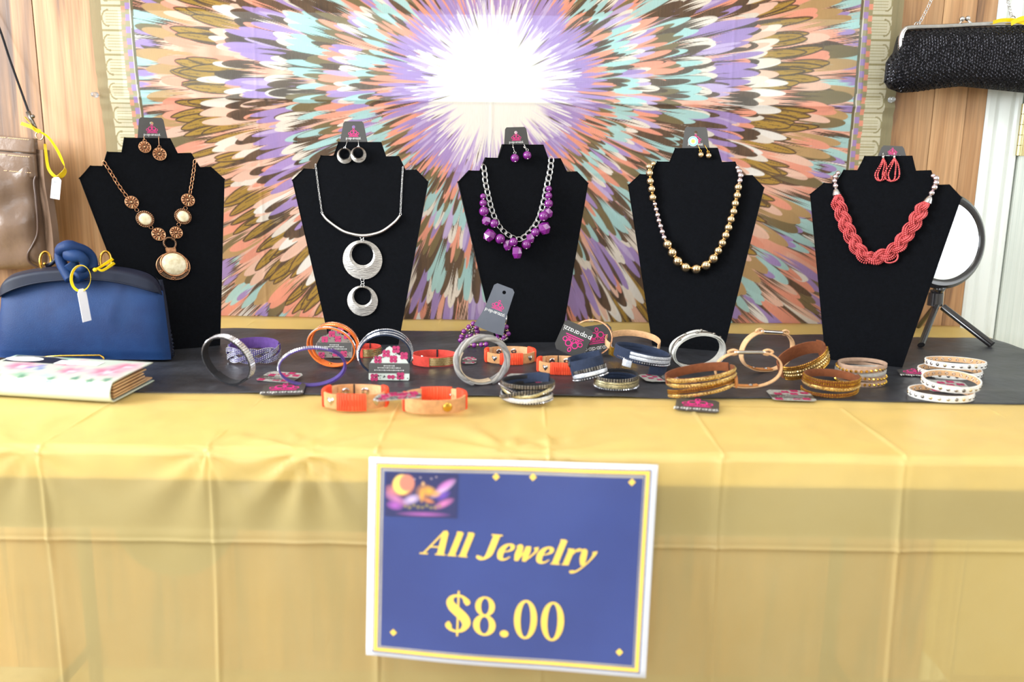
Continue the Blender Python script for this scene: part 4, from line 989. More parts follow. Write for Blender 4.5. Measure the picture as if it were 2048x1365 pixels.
# 6, 7 flat red bands
def redband(x0, x1, yb, k, lab, wdt=.0135, clasp=True):
    f = lay(x0, x1, yb, k); t = bracelet(lab, f); strap(f, wdt, .0016, M_redc, t, zc=wdt/2)
    strap(f, wdt*.84, .0006, M_rhing, t, 'gold_strip', zc=wdt/2, rf=lambda a: .0010, t0=-98, t1=15, n=30)
    stones(f, [wdt*(.2+.2*j) for j in range(4)], 44, .00085, M_rhing, t, 'rhinestone_rows', rc=.001, t0=-98, t1=15)
    strap(f, wdt*1.02, .0012, M_redc, t, 'snap_tab', zc=wdt/2, rf=lambda a: .0016, t0=-150, t1=-98, n=14)
    if clasp: stud(f, -163, wdt*.55, .0042, M_silver, t, 'snap_cap', rc=.0008, hgt=.4); stud(f, -118, wdt*1.0, .0022, M_silver, t, 'rivet', hgt=.4)
    strap(f, wdt*1.05, .0008, M_blk, t, 'elastic_tie', zc=wdt/2, rf=lambda a: -.0012, t0=84, t1=88, n=2); return f
redband(703, 757, 716, 1.0, 'coral red band with gold rhinestone rows, half hidden behind the standing navy wrap', clasp=False)
redband(821, 909, 734, .85, 'coral red band with gold rhinestone rows and a silver snap, lying fully in view')
# 8 purple bead coil
DB = P(985, 699, .001).y
t = thing('bracelet', 'purple ball bead coil bracelet hanging from a slate card', 'bracelet', W(985, 699, DB), GRP)
cb = lambda x, y: (820+x/6.2, 560+y/6.2); s = scale_at(W(975, 680, DB)); rb = 5.1/s
loopL = [(785, 545), (730, 585), (670, 640), (640, 705), (625, 750), (655, 785), (725, 812), (795, 818), (885, 806), (945, 800)]
loopI = [(825, 600), (835, 640), (835, 690), (760, 690), (715, 705), (700, 750)]
loopR = [(1150, 515), (1195, 585), (1220, 670), (1170, 708), (1140, 640), (1090, 665), (1105, 610), (1150, 740), (1085, 720)]
for L_, dy in ((loopL, 0), (loopI, .014), (loopR, .006)):
    pts = [W(*cb(x, y), DB+dy) for x, y in L_]
    for q in pts:
        q.z = max(q.z, ZT+ZR+rb); inst('purple_bead', ME_pur, t, q, (rb,)*3)
    tube(MB(), vsmooth(pts, 4), .0006, 6).build('coil_wire', M_silver, t)
    mb = MB()
    for a, b in zip(pts, pts[1:]):
        d = (b-a).normalized(); m_ = a.lerp(b, .5); u = d.orthogonal().normalized(); v = d.cross(u); lathe(mb, m_-d*.0006, u, v, d, [(.0028, 0), (.0028, .0012)], 10)
    mb.build('spacer_beads', M_rhing, t)
for L_ in ([(745, 620), (775, 640), (740, 660), (785, 610), (765, 590)], [(1195, 740), (1170, 750), (1205, 728), (1140, 760)]):
    mb = MB()
    for (x, y) in L_: q = W(*cb(x, y), DB-.002); ball(mb, q, .0022, 8, 5)
    mb.build('filigree_beads', M_pewter, t)
cn = [W(1013, 620, DB+.012), W(1013, 640, DB+.012), W(1010, 662, DB+.008)]; tube(MB(), cn, .0012, 6).build('chain', M_silver, t)
# 9 grey twisted cuff
f = hoop(915, 1012, 671, 766, yaw=18, lean=-2, w_=.010); t = bracelet('grey leather cuff of twisted strands with a beige lining, standing on edge', f)
for k in range(4):
    zf = lambda a, k=k: .0042*S_(2.5*a+k*pi/2); rf = lambda a, k=k: .0022*math.cos(2.5*a+k*pi/2)+.001
    strap(f, .0042, .0034, (M_grey, M_greyd)[k % 2], t, 'strand', zf=zf, rf=rf, t0=-68, t1=250, n=90)
strap(f, .0125, .0012, M_beige, t, 'lining', rf=lambda a: -.0022, t0=150, t1=290, n=40); strap(f, .0135, .0022, M_greyd, t, 'clasp_end', t0=238, t1=300, n=24); stud(f, 192, 0, .0016, M_gold2, t, 'rivet', rc=-.004)
# 10-13 tan cuffs wound with orange cord
def cordcuff(x0, x1, yb, k, lab, wdt, rot=0, front='cord'):
    f = lay(x0, x1, yb, k, rot, p=2.5); t = bracelet(lab, f); z = wdt/2
    strap(f, wdt*.86, .0018, M_tan, t, zc=z); strap(f, wdt*.84, .0006, M_tanl, t, 'lining', zc=z, rf=lambda a: -.0012)
    rib = lambda a: .0007*abs(S_(a*46))
    segs = ((-112, -68), (-14, 42), (150, 200)) if front == 'cord' else ((-8, 45), (60, 112), (166, 196))
    for (a, b) in segs: strap(f, wdt, .0046, M_cord, t, 'cord_winding', zc=z, rf=rib, t0=a, t1=b, n=max(40, int((b-a)*1.4)))
    if front == 'cord':
        mb = MB()
        for i in range(7): q, n = fp(f, R(-103+i*4.4), z, .0030); obox(mb, q, f.Z, f.Z.cross(n), n, wdt*.17, .0005, .0004)
        mb.build('cord_stitches', M_cord, t, smooth=False)
        for a in (-128, -44):
            q, n = fp(f, R(a), z, .0010); u = f.Z; v = n.cross(u); r_ = wdt*.27; mb = MB()
            hrt = [(0, -1), (.75, -.1), (.95, .45), (.6, .9), (.18, .72), (0, .5), (-.18, .72), (-.6, .9), (-.95, .45), (-.75, -.1)]
            vs = [q+v*(x*r_)+u*(y*r_) for x, y in hrt]+[q+v*(x*r_*.6)+u*(y*r_*.6)+n*.0014 for x, y in hrt]+[q+n*.0020]
            mb.add(vs, [(i, (i+1) % 10, 10+(i+1) % 10, 10+i) for i in range(10)]+[(10+i, 10+(i+1) % 10, 20) for i in range(10)]); mb.build('heart_stud', M_silver, t, smooth=False)
        strap(f, wdt*.9, .0014, M_tan, t, 'snap_tab', zc=z, rf=lambda a: -.0022, t0=98, t1=132, n=16)
        for a in (112, 82): snap(f, a, z, -1, wdt*.25, M_silver, t, rc=.0030 if a > 90 else .0014)
        strap(f, wdt, .0005, M_blk, t, 'elastic_tie', zc=z, rf=lambda a: -.0034, t0=95, t1=97, n=2)
    else:
        stud(f, -72, z*.95, wdt*.30, M_gold2, t, 'snap_cap', rc=.0009, hgt=.25); stud(f, 60, z*1.1, .0016, M_silver, t, 'rivet', rc=-.004)
    return f
cordcuff(971, 1069, 730, .8, 'tan leather cuff wound with orange cord, behind the standing grey cuff', .0165, 4)
cordcuff(1078, 1172, 750, .8, 'tan leather cuff wound with orange cord, beneath the upside down card', .0165, -4)
cordcuff(641, 766, 822, .72, 'tan leather cuff wound with orange cord, heart studs in front, on the yellow cloth', .0195)
cordcuff(804, 927, 831, .8, 'tan leather cuff with a gold snap facing front, on the bare yellow cloth', .0185, 6, 'snap')
# 15 navy wrap, two parts
def multi(f, t, specs, t0=0, t1=360):
    for (zc, a1, n1, ph, wd, ms, kind) in specs:
        zf = lambda a: a1*S_(n1*a+ph); rf = lambda a: .0016*math.cos(n1*a+ph)
        st_ = strap(f, wd, .0016, ms, t, 'strand', zc=zc, zf=zf, rf=rf, t0=t0, t1=t1)
        cnt = int((t1-t0)/360*150*f.rx/.032)
        if kind == 'beads': stones(f, (zc,), int(cnt*.42), .00125, M_rhin, t, 'bead_row', zf=zf, rf=rf, rc=.0010, t0=t0, t1=t1, flat=.9, seg=8)
        elif kind == 'glit': strap(f, wd*.86, .0010, M_glitw, t, 'glitter_strip', zc=zc, zf=zf, rf=lambda a: rf(a)+.0010, t0=t0, t1=t1)
        elif kind == 'glitt': strap(f, wd*.86, .0010, M_glitt, t, 'glitter_strip', zc=zc, zf=zf, rf=lambda a: rf(a)+.0010, t0=t0, t1=t1)
        elif kind == 'disc': stones(f, (zc-.0010, zc+.0012), int(cnt*.4), .0014, M_pewter, t, 'metal_discs', zf=zf, rf=rf, rc=.0010, t0=t0, t1=t1, flat=.4)
        elif kind == 'gold': stones(f, (zc-.0015, zc+.0015), int(cnt*.5), .00125, M_amber, t, 'amber_stones', zf=zf, rf=rf, rc=.0010, t0=t0, t1=t1, flat=.8)
        elif kind == 'goldg': strap(f, wd*.9, .0012, M_glitg, t, 'glitter_strip', zc=zc, zf=zf, rf=lambda a: rf(a)+.0010, t0=t0, t1=t1); stones(f, (zc,), int(cnt*.36), .0014, M_rhing, t, zf=zf, rf=rf, rc=.0018, t0=t0, t1=t1)
        elif kind == 'gstud': stones(f, (zc,), int(cnt*.22), .0021, M_gold2, t, 'gold_studs', zf=zf, rf=rf, rc=.0010, t0=t0, t1=t1, flat=.9, seg=8)
f = lay(1149, 1216, 780, .85, -12, tx=-6, ty=16, z=.001); t = bracelet('navy wrap bracelet doubled over, its raised left loop touching an orange cord cuff', f)
strap(f, .024, .0016, M_navy, t, 'suede_cuff', zc=.022, t0=-20, t1=215); strap(f, .013, .0016, M_navy, t, 'suede_front', zc=.022, t0=205, t1=345)
multi(f, t, ((.0035, 0, 1, 0, .0040, M_blk, 'beads'), (.0085, 0, 1, 0, .0056, M_navy, 'glit'), (.0140, 0, 1, 0, .0044, M_blk, 'disc')), 165, 400)
snap(f, 196, .026, 1, .0046, M_pewter, t)
f2 = lay(1190, 1277, 785, .8, 8, tx=3)
multi(f2, t, ((.0030, 0, 1, 0, .0036, M_blk, 'beads'), (.0072, .0006, 1, 0, .0052, M_navy, 'glitt'), (.0115, .0006, 1, .5, .0034, M_navy, 'glitt'), (.0155, .001, 1, .7, .0040, M_blk, 'disc')))
# 17 wide navy band
f = lay(1228, 1338, 756, .8, -8, tx=0, ty=-10, z=.0006); t = bracelet('wide navy band with two white glitter rows and a row of silver beads', f)
strap(f, .020, .0016, M_navy, t, 'suede_base', zc=.010, t0=-70, t1=40); strap(f, .016, .0016, M_navy, t, zc=.019)
multi(f, t, ((.0140, 0, 1, 0, .0040, M_blk, 'beads'), (.0185, 0, 1, 0, .0050, M_navy, 'glit'), (.0235, 0, 1, 0, .0044, M_navy, 'glit')))
strap(f, .009, .0012, M_glitw, t, 'glitter_patch', zc=.0085, rf=lambda a: .0014, t0=-128, t1=-108, n=8)
# 18 black wrap on the edge of the runner
f = lay(1001, 1106, 811, .78, -3); t = bracelet('black wrap of crossing bead, glitter and metal disc strands on the runner front edge', f)
multi(f, t, ((.0220, .0008, 1, 0, .0050, M_blk, 'disc'), (.0155, .0035, 2, 1.2, .0040, M_blk, 'beads'), (.0140, .0045, 2, 2.0, .0040, M_blk, 'glitt'), (.0105, .0050, 2, 4.4, .0044, M_blk, 'disc'), (.0060, .0015, 2, 2.4, .0056, M_blk, 'glit'), (.0026, .0006, 2, 2.0, .0036, M_blk, 'beads')))
strap(f, .012, .0016, M_navy, t, 'suede_back', zc=.021, t0=30, t1=150, zf=lambda a: .003*S_(a*2))
# 16 tan strap with woven gold
f = lay(1214, 1326, 722, .9, 10, tx=8, z=.0); t = bracelet('tan leather strap with a woven gold section, partly under the wide navy band', f)
strap(f, .0095, .0016, M_tanl, t, zc=.016, zf=lambda a: .002*S_(a), t0=-40, t1=200); strap(f, .013, .0018, M_gold2, t, 'woven_section', zc=.008, t0=198, t1=262, n=60, rf=lambda a: .0005*S_(a*90)); strap(f, .011, .003, M_blk, t, 'elastic_tie', zc=.019, t0=128, t1=133, n=2)
# 19 silvery cuff standing
f = hoop(1337, 1445, 659, 739, yaw=14, lean=-8, w_=.014); t = bracelet('pale silver leather cuff with small knots, standing below the gold ball necklace', f)
for k, z in enumerate((-.0052, 0, .0052)): strap(f, .0048, .0022, (M_chalk, M_brushed, M_chalk)[k], t, 'strand', zc=z, rf=lambda a, k=k: .0008*S_(5*a+k*2))
strap(f, .016, .0012, M_chalk, t, 'lining', rf=lambda a: -.0018)
for a, z in ((40, 0), (62, .004), (85, -.004), (100, .005), (122, 0), (140, .004)): q, n = fp(f, R(a), z, .0020); ball(MB(), q, .0021, 8, 6).build('knot', M_pewter, t)
# 20, 21 tan straps with a silver bar
def barstrap(x0, x1, y0, y1, yaw, roll, lab, w_=.0085):
    f = hoop(x0, x1, y0, y1, yaw, -8, p=2.2, roll=roll, w_=w_); t = bracelet(lab, f)
    strap(f, w_, .0019, M_tanl, t, 'strap', t0=112, t1=428, n=90); q0, n0 = fp(f, R(114)); q1, n1 = fp(f, R(66)); u = (q1-q0).normalized()
    tube(MB(), [q0-u*.002, q0+u*.004, q1-u*.004, q1+u*.002], .0024, 10).build('silver_bar', M_silver, t)
    for q, sg in ((q0, -1), (q1, 1)):
        tube(MB(), vsmooth([q-u*sg*.002+f.Y*.002, q+u*sg*.004+f.Y*.0034, q+u*sg*.010+f.Y*.0006, q+u*sg*.004-f.Y*.0030, q-u*sg*.002-f.Y*.002], 5), .0016, 8, True).build('knotted_loop', M_tanl, t)
    strap(f, w_*1.05, .0018, M_caramel, t, 'overlap', rf=lambda a: -.0018, t0=238, t1=288, n=20)
    for a in (250, 276): snap(f, a, 0, -1, .0030, M_silver, t, rc=.0028)
barstrap(1467, 1588, 656, 742, 28, -7, 'tan leather strap with a silver bar on top, standing, the back one of two')
barstrap(1426, 1559, 697, 775, 4, 0, 'tan leather strap with a silver bar on top, standing, the front one of two', .006)
# 22-24 gold wraps
f = lay(1341, 1480, 804, .62, 8, tx=0, ty=9, z=.001); t = bracelet('brown suede wrap thick with gold glitter, in front of the two tan straps', f)
strap(f, .011, .0018, M_brown, t, 'suede_back', zc=.021, t0=15, t1=185)
multi(f, t, ((.0215, 0, 1, 0, .0056, M_brown, 'goldg'), (.0155, .0012, 1, 0, .0052, M_brown, 'goldg')), 175, 372); multi(f, t, ((.0085, .0022, 1, 2.6, .0048, M_brown, 'gold'), (.0035, .0012, 1, 2.0, .0042, M_brown, 'goldg')), 190, 365)
strap(f, .012, .0015, M_caramel, t, 'snap_tab', zc=.006, rf=lambda a: .004, t0=-32, t1=-8, n=8)
f = lay(1564, 1672, 769, .70, 26, tx=4, ty=23, z=.001); t = bracelet('brown suede wrap with gold stone strands and a bare tab pointing up', f)
multi(f, t, ((.0030, 0, 1, 0, .0045, M_brown, 'gold'), (.0085, .0008, 1, 0, .0045, M_brown, 'goldg'), (.0130, .0, 1, 0, .0048, M_brown, 'goldg'), (.0185, 0, 1, 0, .0046, M_brown, 'gold')), 185, 330)
strap(f, .024, .0018, M_brown, t, 'snap_tab', zc=.0115, t0=328, t1=375, n=18); strap(f, .018, .0018, M_brown, t, 'suede_back', zc=.012, t0=15, t1=185)
f = lay(1621, 1727, 796, .86, -10, tx=4, z=0); t = bracelet('brown suede wrap with gold stone strands fanned apart, lying flat beside the taupe wrap', f)
strap(f, .010, .0018, M_brown, t, 'suede_back', zc=.015, t0=-10, t1=180)
multi(f, t, ((.0030, .0018, 1, 1.5, .0040, M_brown, 'gold'), (.0105, 0, 1, 0, .0044, M_brown, 'goldg'), (.0145, .0, 1, 0, .0040, M_brown, 'gold'), (.0190, 0, 1, 0, .0042, M_brown, 'gold')), 170, 375)
# 25 taupe studded wrap
f = lay(1686, 1781, 775, .8, 4); t = bracelet('taupe leather wrap with gold studs, lying against the foot of the coral necklace stand', f)
multi(f, t, ((.0035, .0005, 1, 0, .0062, M_taupe, 'gstud'), (.0105, .0010, 2, 0, .0066, M_taupe, 'gstud'), (.0175, .0016, 2, 1.5, .0046, M_greyd, ''), (.0215, .0014, 2, 3.4, .0044, M_taupe, 'gstud'), (.0255, .0008, 1, .6, .0050, M_taupe, '')))
# 26, 27 white studded double wraps
def whitewrap(x0, x1, yb, lab, dx, dy, tx2):
    f = lay(x0, x1, yb, .8, -2); t = bracelet(lab, f); wd = .0080
    def loop(f_, z, t0, t1):
        strap(f_, wd, .0018, M_whl, t, 'strap', zc=z, t0=t0, t1=t1); strap(f_, wd*.9, .0006, M_tanl, t, 'lining', zc=z, rf=lambda a: -.0012, t0=t0, t1=t1)
        for k in range(int((t1-t0)/15)):
            a = t0+15*(k+.5)
            if S_(R(a)) < .35: stud(f_, a, z, .0024, (M_silver, M_silver, M_pewter, M_gold)[k % 4], t, 'stud')
            if S_(R(a)) > .1: q, n = fp(f_, R(a), z, -.0016); tube(MB(), [q+(f_.Z*math.cos(j*pi/4)+n.cross(f_.Z)*math.sin(j*pi/4))*.0016 for j in range(8)], .0005, 5, True).build('eyelet', M_silver, t)
    loop(f, wd/2, 0, 360); g = lay(x0+dx, x1+dx*.4, yb-dy, .86, -6, tx=tx2, z=.009); loop(g, wd/2, 0, 360); return f
whitewrap(1862, 1984, 760, 'white leather double strap with silver studs, the back one of two', 14, 2, -3)
whitewrap(1843, 1968, 806, 'white leather double strap with silver studs, the front one of two', 24, 4, 9)
# copper bangle behind the cards
f = hoop(1141, 1222, 640, 712, yaw=-6, lean=8, w_=.004); t = bracelet('thin copper bangle set with rose rhinestones, standing behind two logo cards', f)
strap(f, .0040, .0022, M_copper, t, 'bangle'); stones(f, (-.0008,), 74, .00078, M_rhinr, t, rc=.0011, t0=-30, t1=210)

# ================================================================== LOOSE CARDS
def pcard(lab, O, X, Y, wd, hg, kind='logo', cm=None, name='jewelry_card', grp='loose cards among the bracelets', tab=False, hole=False, out=None, flip=False, tw=1.0):
    f, N = card_frame(O, X, Y); t = thing(name, lab, 'card', O, grp); c = .004
    out = out or [(-wd/2+c, 0), (wd/2-c, 0), (wd/2, c), (wd/2, hg-c*1.6), (wd/2-c*1.3, hg), (-wd/2+c*1.3, hg), (-wd/2, hg-c*1.6), (-wd/2, c)]
    holes = [circ(0, hg-.006, .0024, 12)] if hole else []
    plate(MB(), out, holes, f, .0006).build('card_sheet', cm or (M_card if kind == 'logo' else M_damask), t, smooth=False)
    if kind == 'logo':
        mb = MB(); emblem(mb, f, 0, hg*.60, wd*.33*tw, .0009); mb.build('emblem', M_pink, t, smooth=False)
        mb = MB(); h = wd*.115*tw; ww = word_w(h); word(mb, f, WORD, -ww/2, hg*.60-wd*.33*tw*.62-h*2.0, h, z=.0009); mb.build('lettering', M_white, t, smooth=False)
    else:
        z0, z1 = hg*.20, hg*.50; poly(MB(), f, [(-wd/2, z0), (wd/2, z0), (wd/2, z1), (-wd/2, z1)], .0008).build('dark_band', M_card, t, smooth=False)
        mb = MB()
        for (y, w_) in ((.42, .28), (.36, .58), (.29, .74)):
            n = int(w_*26); 
            for i in range(n): x = (-w_/2+w_*(i+.5)/n)*wd; ribbon(mb, f, [(x-wd*.010, hg*y), (x+wd*.010, hg*y)], hg*.018*(1 if i % 3 else 1.6), z=.0)
        mb.v = [tuple(V(v)+N*.0010) for v in mb.v]; mb.build('fine_print', M_white, t, smooth=False)
        mb = MB(); mk_ = MB(); rs = random.Random(int(wd*1e5+hg*1e4))
        for (x, y) in ((-.28, .60), (.10, .62), (.36, .72), (-.08, .78), (.16, .90), (-.36, .08), (.05, .05), (.28, .13)):
            for dx, dy in ((-.045, .04), (.045, .04), (-.045, -.04), (.045, -.04)):
                px_, py_ = (x+dx)*wd, y*hg+dy*wd
                if abs(px_) < wd*.47 and .02*hg < py_ < hg*.97: mb.v, mb.f; poly(mb, lambda a, b, c_: f(a, b, .0009), circ(px_, py_, wd*.052, 10))
        for i in range(46):
            x, y = rs.uniform(-.46, .46), rs.choice((rs.uniform(.02, .17), rs.uniform(.53, .94)))
            if y > .8 and abs(x) > .3: continue
            poly(mk_, lambda a, b, c_: f(a, b, .0011), circ(x*wd, y*hg, wd*.014, 7))
        mb.build('pink_flowers', M_pinkd, t, smooth=False); mk_.build('black_dots', M_black, t, smooth=False)
    return t
def pdir(a): a = R(a); return V((math.cos(a), 0, math.sin(a)))
def lean_card(px, py, D, ang, lean, yaw=0):   # centre pixel at depth D, in-plane rotation
    a, b, g = R(ang), R(lean), R(yaw); Xh = V((math.cos(g), math.sin(g), 0)); bk = V((-math.sin(g), math.cos(g), 0)); Up = V((0, 0, math.cos(b)))+bk*math.sin(b)
    return W(px, py, D), Xh*math.cos(a)+Up*math.sin(a), Up*math.cos(a)-Xh*math.sin(a)
# slate card holding the purple beads
O, X, Y = lean_card(977, 661, DB-.012, -20, 6); wd, hg = .046, .072; s = scale_at(O)
cc_ = [(-.024, 0), (-.008, -.0012), (.010, -.001), (.024, 0), (.0215, .012), (.0185, .026), (.0165, hg-.004), (.0125, hg), (-.0125, hg), (-.0165, hg-.004), (-.0175, .03), (-.0205, .014)]
f, N = card_frame(O, X, Y); t = thing('bracelet_card', 'slate blue folded card standing over the purple bead bracelet, tilted to the right', 'card', O)
plate(MB(), cc_, [circ(.002, hg-.0095, .0028, 14)], f, .0006).build('card_sheet', M_cardb, t, smooth=False)
mb = MB(); emblem(mb, f, .0005, .040, .0088, .0009); mb.build('emblem', M_pink, t, smooth=False)
mb = MB(); h = .0036; ww = word_w(h); word(mb, f, WORD, -ww/2, .0275, h, z=.0009); mb.build('lettering', M_white, t, smooth=False)
# upside down card and the card behind it
Dk = P(1150, 716, .001).y
O, X, Y = lean_card(1158, 653, Dk, 157, 6); O = W(1160, 651, Dk)
pcard('dark logo card standing upside down, tilted, right of the middle necklace stand', O, X, Y, .046, .046, tw=.95)
O, X, Y = lean_card(1200, 711, Dk+.020, 9, 8)
pcard('dark logo card standing upright, partly behind the upside down card', O, X, Y, .045, .046, tw=.95)
O, X, Y = lean_card(778, 761, P(778, 762, .002).y, 0, 14); pc_out = [(-.0255, 0), (.0255, 0), (.0265, .002), (.0265, .020), (.020, .030), (.010, .034), (.004, .042), (0, .0445), (-.004, .042), (-.010, .034), (-.020, .030), (-.0265, .020), (-.0265, .002)]
pcard('card with pink flowers and black dots leaning against the standing navy wrap', O, X, Y, .053, .0445, 'damask', cm=mat('pale_print', rgb(196, 204, 196), .6), out=pc_out)
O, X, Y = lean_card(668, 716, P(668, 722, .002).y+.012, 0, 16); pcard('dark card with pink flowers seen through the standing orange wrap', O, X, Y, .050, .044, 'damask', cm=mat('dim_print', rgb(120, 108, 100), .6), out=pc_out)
def flat_card(px, py, ang, wd, hg, lab, kind, tilt=0, zz=0.0):
    q = P(px, py, ZR+.0004+zz); a = R(ang); X = V((math.cos(a), math.sin(a), 0)); Y = V((-math.sin(a), math.cos(a), math.tan(R(tilt)))).normalized()
    return pcard(lab, q, X, Y, wd, hg, kind)
flat_card(563, 791, 8, .050, .048, 'dark logo card lying flat in front of the standing purple strap', 'logo', 3)
flat_card(545, 764, -14, .050, .040, 'card with pink flowers lying flat right of the leftmost black band', 'damask', 4)
flat_card(1393, 824, -14, .050, .044, 'dark logo card under the gold glitter wrap, overhanging the yellow cloth', 'logo', 4)
flat_card(1591, 802, -4, .052, .046, 'card with pink flowers lying flat between the gold wraps', 'damask', 1)
flat_card(1838, 753, -10, .046, .030, 'dark logo card lying under the back white studded strap', 'logo', 4)
flat_card(1905, 786, -12, .052, .050, 'card with pink flowers inside the front white studded strap', 'damask', 4)
flat_card(1054, 768, 2, .050, .034, 'card with pink flowers behind the black wrap on the runner edge', 'damask', 8)
flat_card(1290, 714, 0, .052, .036, 'card with pink flowers inside the tan strap with woven gold', 'damask', 12)
flat_card(1356, 757, 100, .040, .050, 'card with pink flowers left of the gold glitter wrap', 'damask', 2)
flat_card(938, 728, 0, .020, .022, 'corner of a pink flowered card seen through the standing grey cuff', 'damask', 12)
flat_card(1930, 768, 0, .03, .012, 'small strip of card between the two white studded straps', 'damask', 0) if False else None
# thin card across the snap cuff and the one behind the heart stud cuff
q = P(800, 800, .030); pcard('thin card resting across the cuff with the gold snap', V((q.x, q.y, q.z)), V((.93, .36, 0)).normalized(), V((-.36, .93, .20)).normalized(), .05, .016, 'plain' if False else 'damask')
# ================================================================== BAGS, WALLET, MIRROR, SIGN
M_navys = mat('navy_satin', rgb(20, 52, 98), .55, c2=rgb(15, 42, 86), nscale=30, bump=.25, bscale=900, sheen=0, spec=.22)
M_navyd = mat('dark_navy_satin', rgb(18, 26, 46), .5, c2=rgb(16, 22, 40), nscale=30, sheen=0, spec=.25)
M_yell = mat('yellow_satin_ribbon', rgb(246, 214, 22), .35, c2=rgb(238, 200, 12), nscale=60)
M_tag = mat('white_paper_tag', rgb(244, 244, 248), .7, c2=rgb(238, 238, 244))
M_ink = mat('grey_pencil', rgb(110, 110, 114), .8)
def sheetband(path, wdir, w_, th, m, parent, name, wf=None):
    path = [V(p) for p in path]; n = len(path); mb = MB(); vs = []
    for i, p in enumerate(path):
        a = path[max(0, i-1)]; b = path[min(n-1, i+1)]; T = (b-a).normalized(); d = wdir[i] if isinstance(wdir, list) else wdir
        d = (V(d)-T*V(d).dot(T)).normalized(); q = T.cross(d); h = w_*(wf(i/(n-1)) if wf else 1)/2
        vs += [p-d*h-q*th/2, p+d*h-q*th/2, p+d*h+q*th/2, p-d*h+q*th/2]
    fs = []
    for i in range(n-1):
        for k in range(4): fs.append((4*i+k, 4*i+(k+1) % 4, 4*i+4+(k+1) % 4, 4*i+4+k))
    fs += [(3, 2, 1, 0), (4*n-4, 4*n-3, 4*n-2, 4*n-1)]; mb.add(vs, fs); return mb.build(name, m, parent, angle=60)
def pillow(fr, xs, top, bot, bulge, back, nv=16, ex=.5, wave=None):   # fr(x,z,out)
    mb = MB(); n = len(xs); x0, x1 = xs[0], xs[-1]
    for side, bl in ((1, bulge), (-1, back)):
        rows = []
        for x in xs:
            u = (x-x0)/(x1-x0); eu = max(0, 1-abs(2*u-1)**6)**ex; row = []
            for k in range(nv+1):
                v = k/nv; z = bot(x)+(top(x)-bot(x))*v; o = side*bl*eu*max(0, 1-abs(2*v-1)**3.0)**.5
                if wave and side == 1: o += wave(x, z)*min(1, 6*v, 6*(1-v))*min(1, 8*eu)
                row.append(fr(x, z, o))
            rows.append(row)
        if side == -1: rows = rows[::-1]
        grid_mesh(mb, rows)
    return mb
def interp(pts):
    pts = sorted(pts)
    def g(x):
        if x <= pts[0][0]: return pts[0][1]
        for a, b in zip(pts, pts[1:]):
            if x <= b[0]: return a[1]+(b[1]-a[1])*(x-a[0])/(b[0]-a[0])
        return pts[-1][1]
    return g

# ---- navy satin clutch
Dc = P(300, 724).y
oc = W(170, 722, Dc); oc.z = ZT+.003
t = thing('clutch_bag', 'navy blue satin clutch bag with a darker frame and gold loops', 'clutch bag', oc)
Lb = R(7); Nn = V((0, -math.cos(Lb), math.sin(Lb))); Up = V((0, math.sin(Lb), math.cos(Lb)))
def cpx(px, py, off=0): return on_plane(px, py, oc+Nn*off, Nn)
def loc2(px, py): q = cpx(px, py)-oc; return q.x, q.dot(Up)
cfr = lambda x, z, o: oc+V((1, 0, 0))*x+Up*z+Nn*o
topc = interp([loc2(*p) for p in smooth_pts([(3, 592), (8, 572), (18, 556), (38, 545), (83, 536), (140, 532), (195, 531), (250, 535), (290, 544), (311, 556), (321, 572), (326, 590)], 6)])
fx0, fx1 = loc2(3, 592)[0], loc2(326, 590)[0]; bx0, bx1 = loc2(-3, 700)[0], loc2(343, 722)[0]
low = interp([loc2(*p) for p in smooth_pts([(3, 598), (10, 592), (56, 574), (111, 563), (195, 559), (264, 568), (320, 585), (326, 590)], 6)])
n = 60; rows = []; mb = MB()
for side, bl in ((1, .020), (-1, .016)):
    rows = []
    for i in range(n+1):
        u = i/n; xt = fx0+(fx1-fx0)*u; xb = bx0+(bx1-bx0)*u; row = []; eu = max(0, 1-abs(2*u-1)**7)**.5
        for k in range(25):
            v = k/24; x = xb+(xt-xb)*v; z = max(.001, .001+(low(xt)+.004)*v); row.append(cfr(x, z, side*bl*eu*(.55+.45*math.sin(pi*min(1, v*1.0+.12)))*(1 if v > .05 else .9)+(.0008*math.sin(x*60+z*30))))
        rows.append(row)
    grid_mesh(mb, rows if side == 1 else rows[::-1])
mb.build('body', M_navys, t)
rows = []; mb = MB()
for side in (1, -1):
    rows = []
    for i in range(n+1):
        u = i/n; x = fx0+(fx1-fx0)*u; eu = max(0, 1-abs(2*u-1)**7)**.5; row = []
        for k in range(11):
            v = k/10; z = low(x)+(topc(x)-low(x))*v; row.append(cfr(x, z, side*(.0185*(eu*.9+.1)*max(.0, 1-max(0, v-.6)**2*5.5)+.0012)))
        rows.append(row)
    grid_mesh(mb, rows if side == 1 else rows[::-1])
mb.build('frame', M_navyd, t)
tube(MB(), [cfr(x, low(x), .0195*max(0, 1-abs(2*(x-fx0)/(fx1-fx0)-1)**7)**.5+.001) for x in np.linspace(fx0+.003, fx1-.003, 60)], .0012, 8).build('piping', M_navyd, t)
for k in range(3): tube(MB(), vsmooth([cpx(318+k*2, 560, -.004-k*.006), cpx(326+k*2, 600, -.005-k*.006), cpx(334+k*2, 660, -.005-k*.006), cpx(341+k, 716, -.004-k*.006)], 8), .0022, 8).build('gusset_edge', M_navyd, t)
mb = MB(); cd = vsmooth([cpx(330, 620, -.016), cpx(337, 655, -.018), cpx(344, 690, -.016), cpx(345, 712, -.012)], 12)
for j in range(2): tube(mb, [p+V((.0016*math.cos(i*1.1+j*pi), 0, .0016*math.sin(i*1.1+j*pi))) for i, p in enumerate(cd)], .0016, 6)
mb.build('twisted_cord', M_navyd, t)
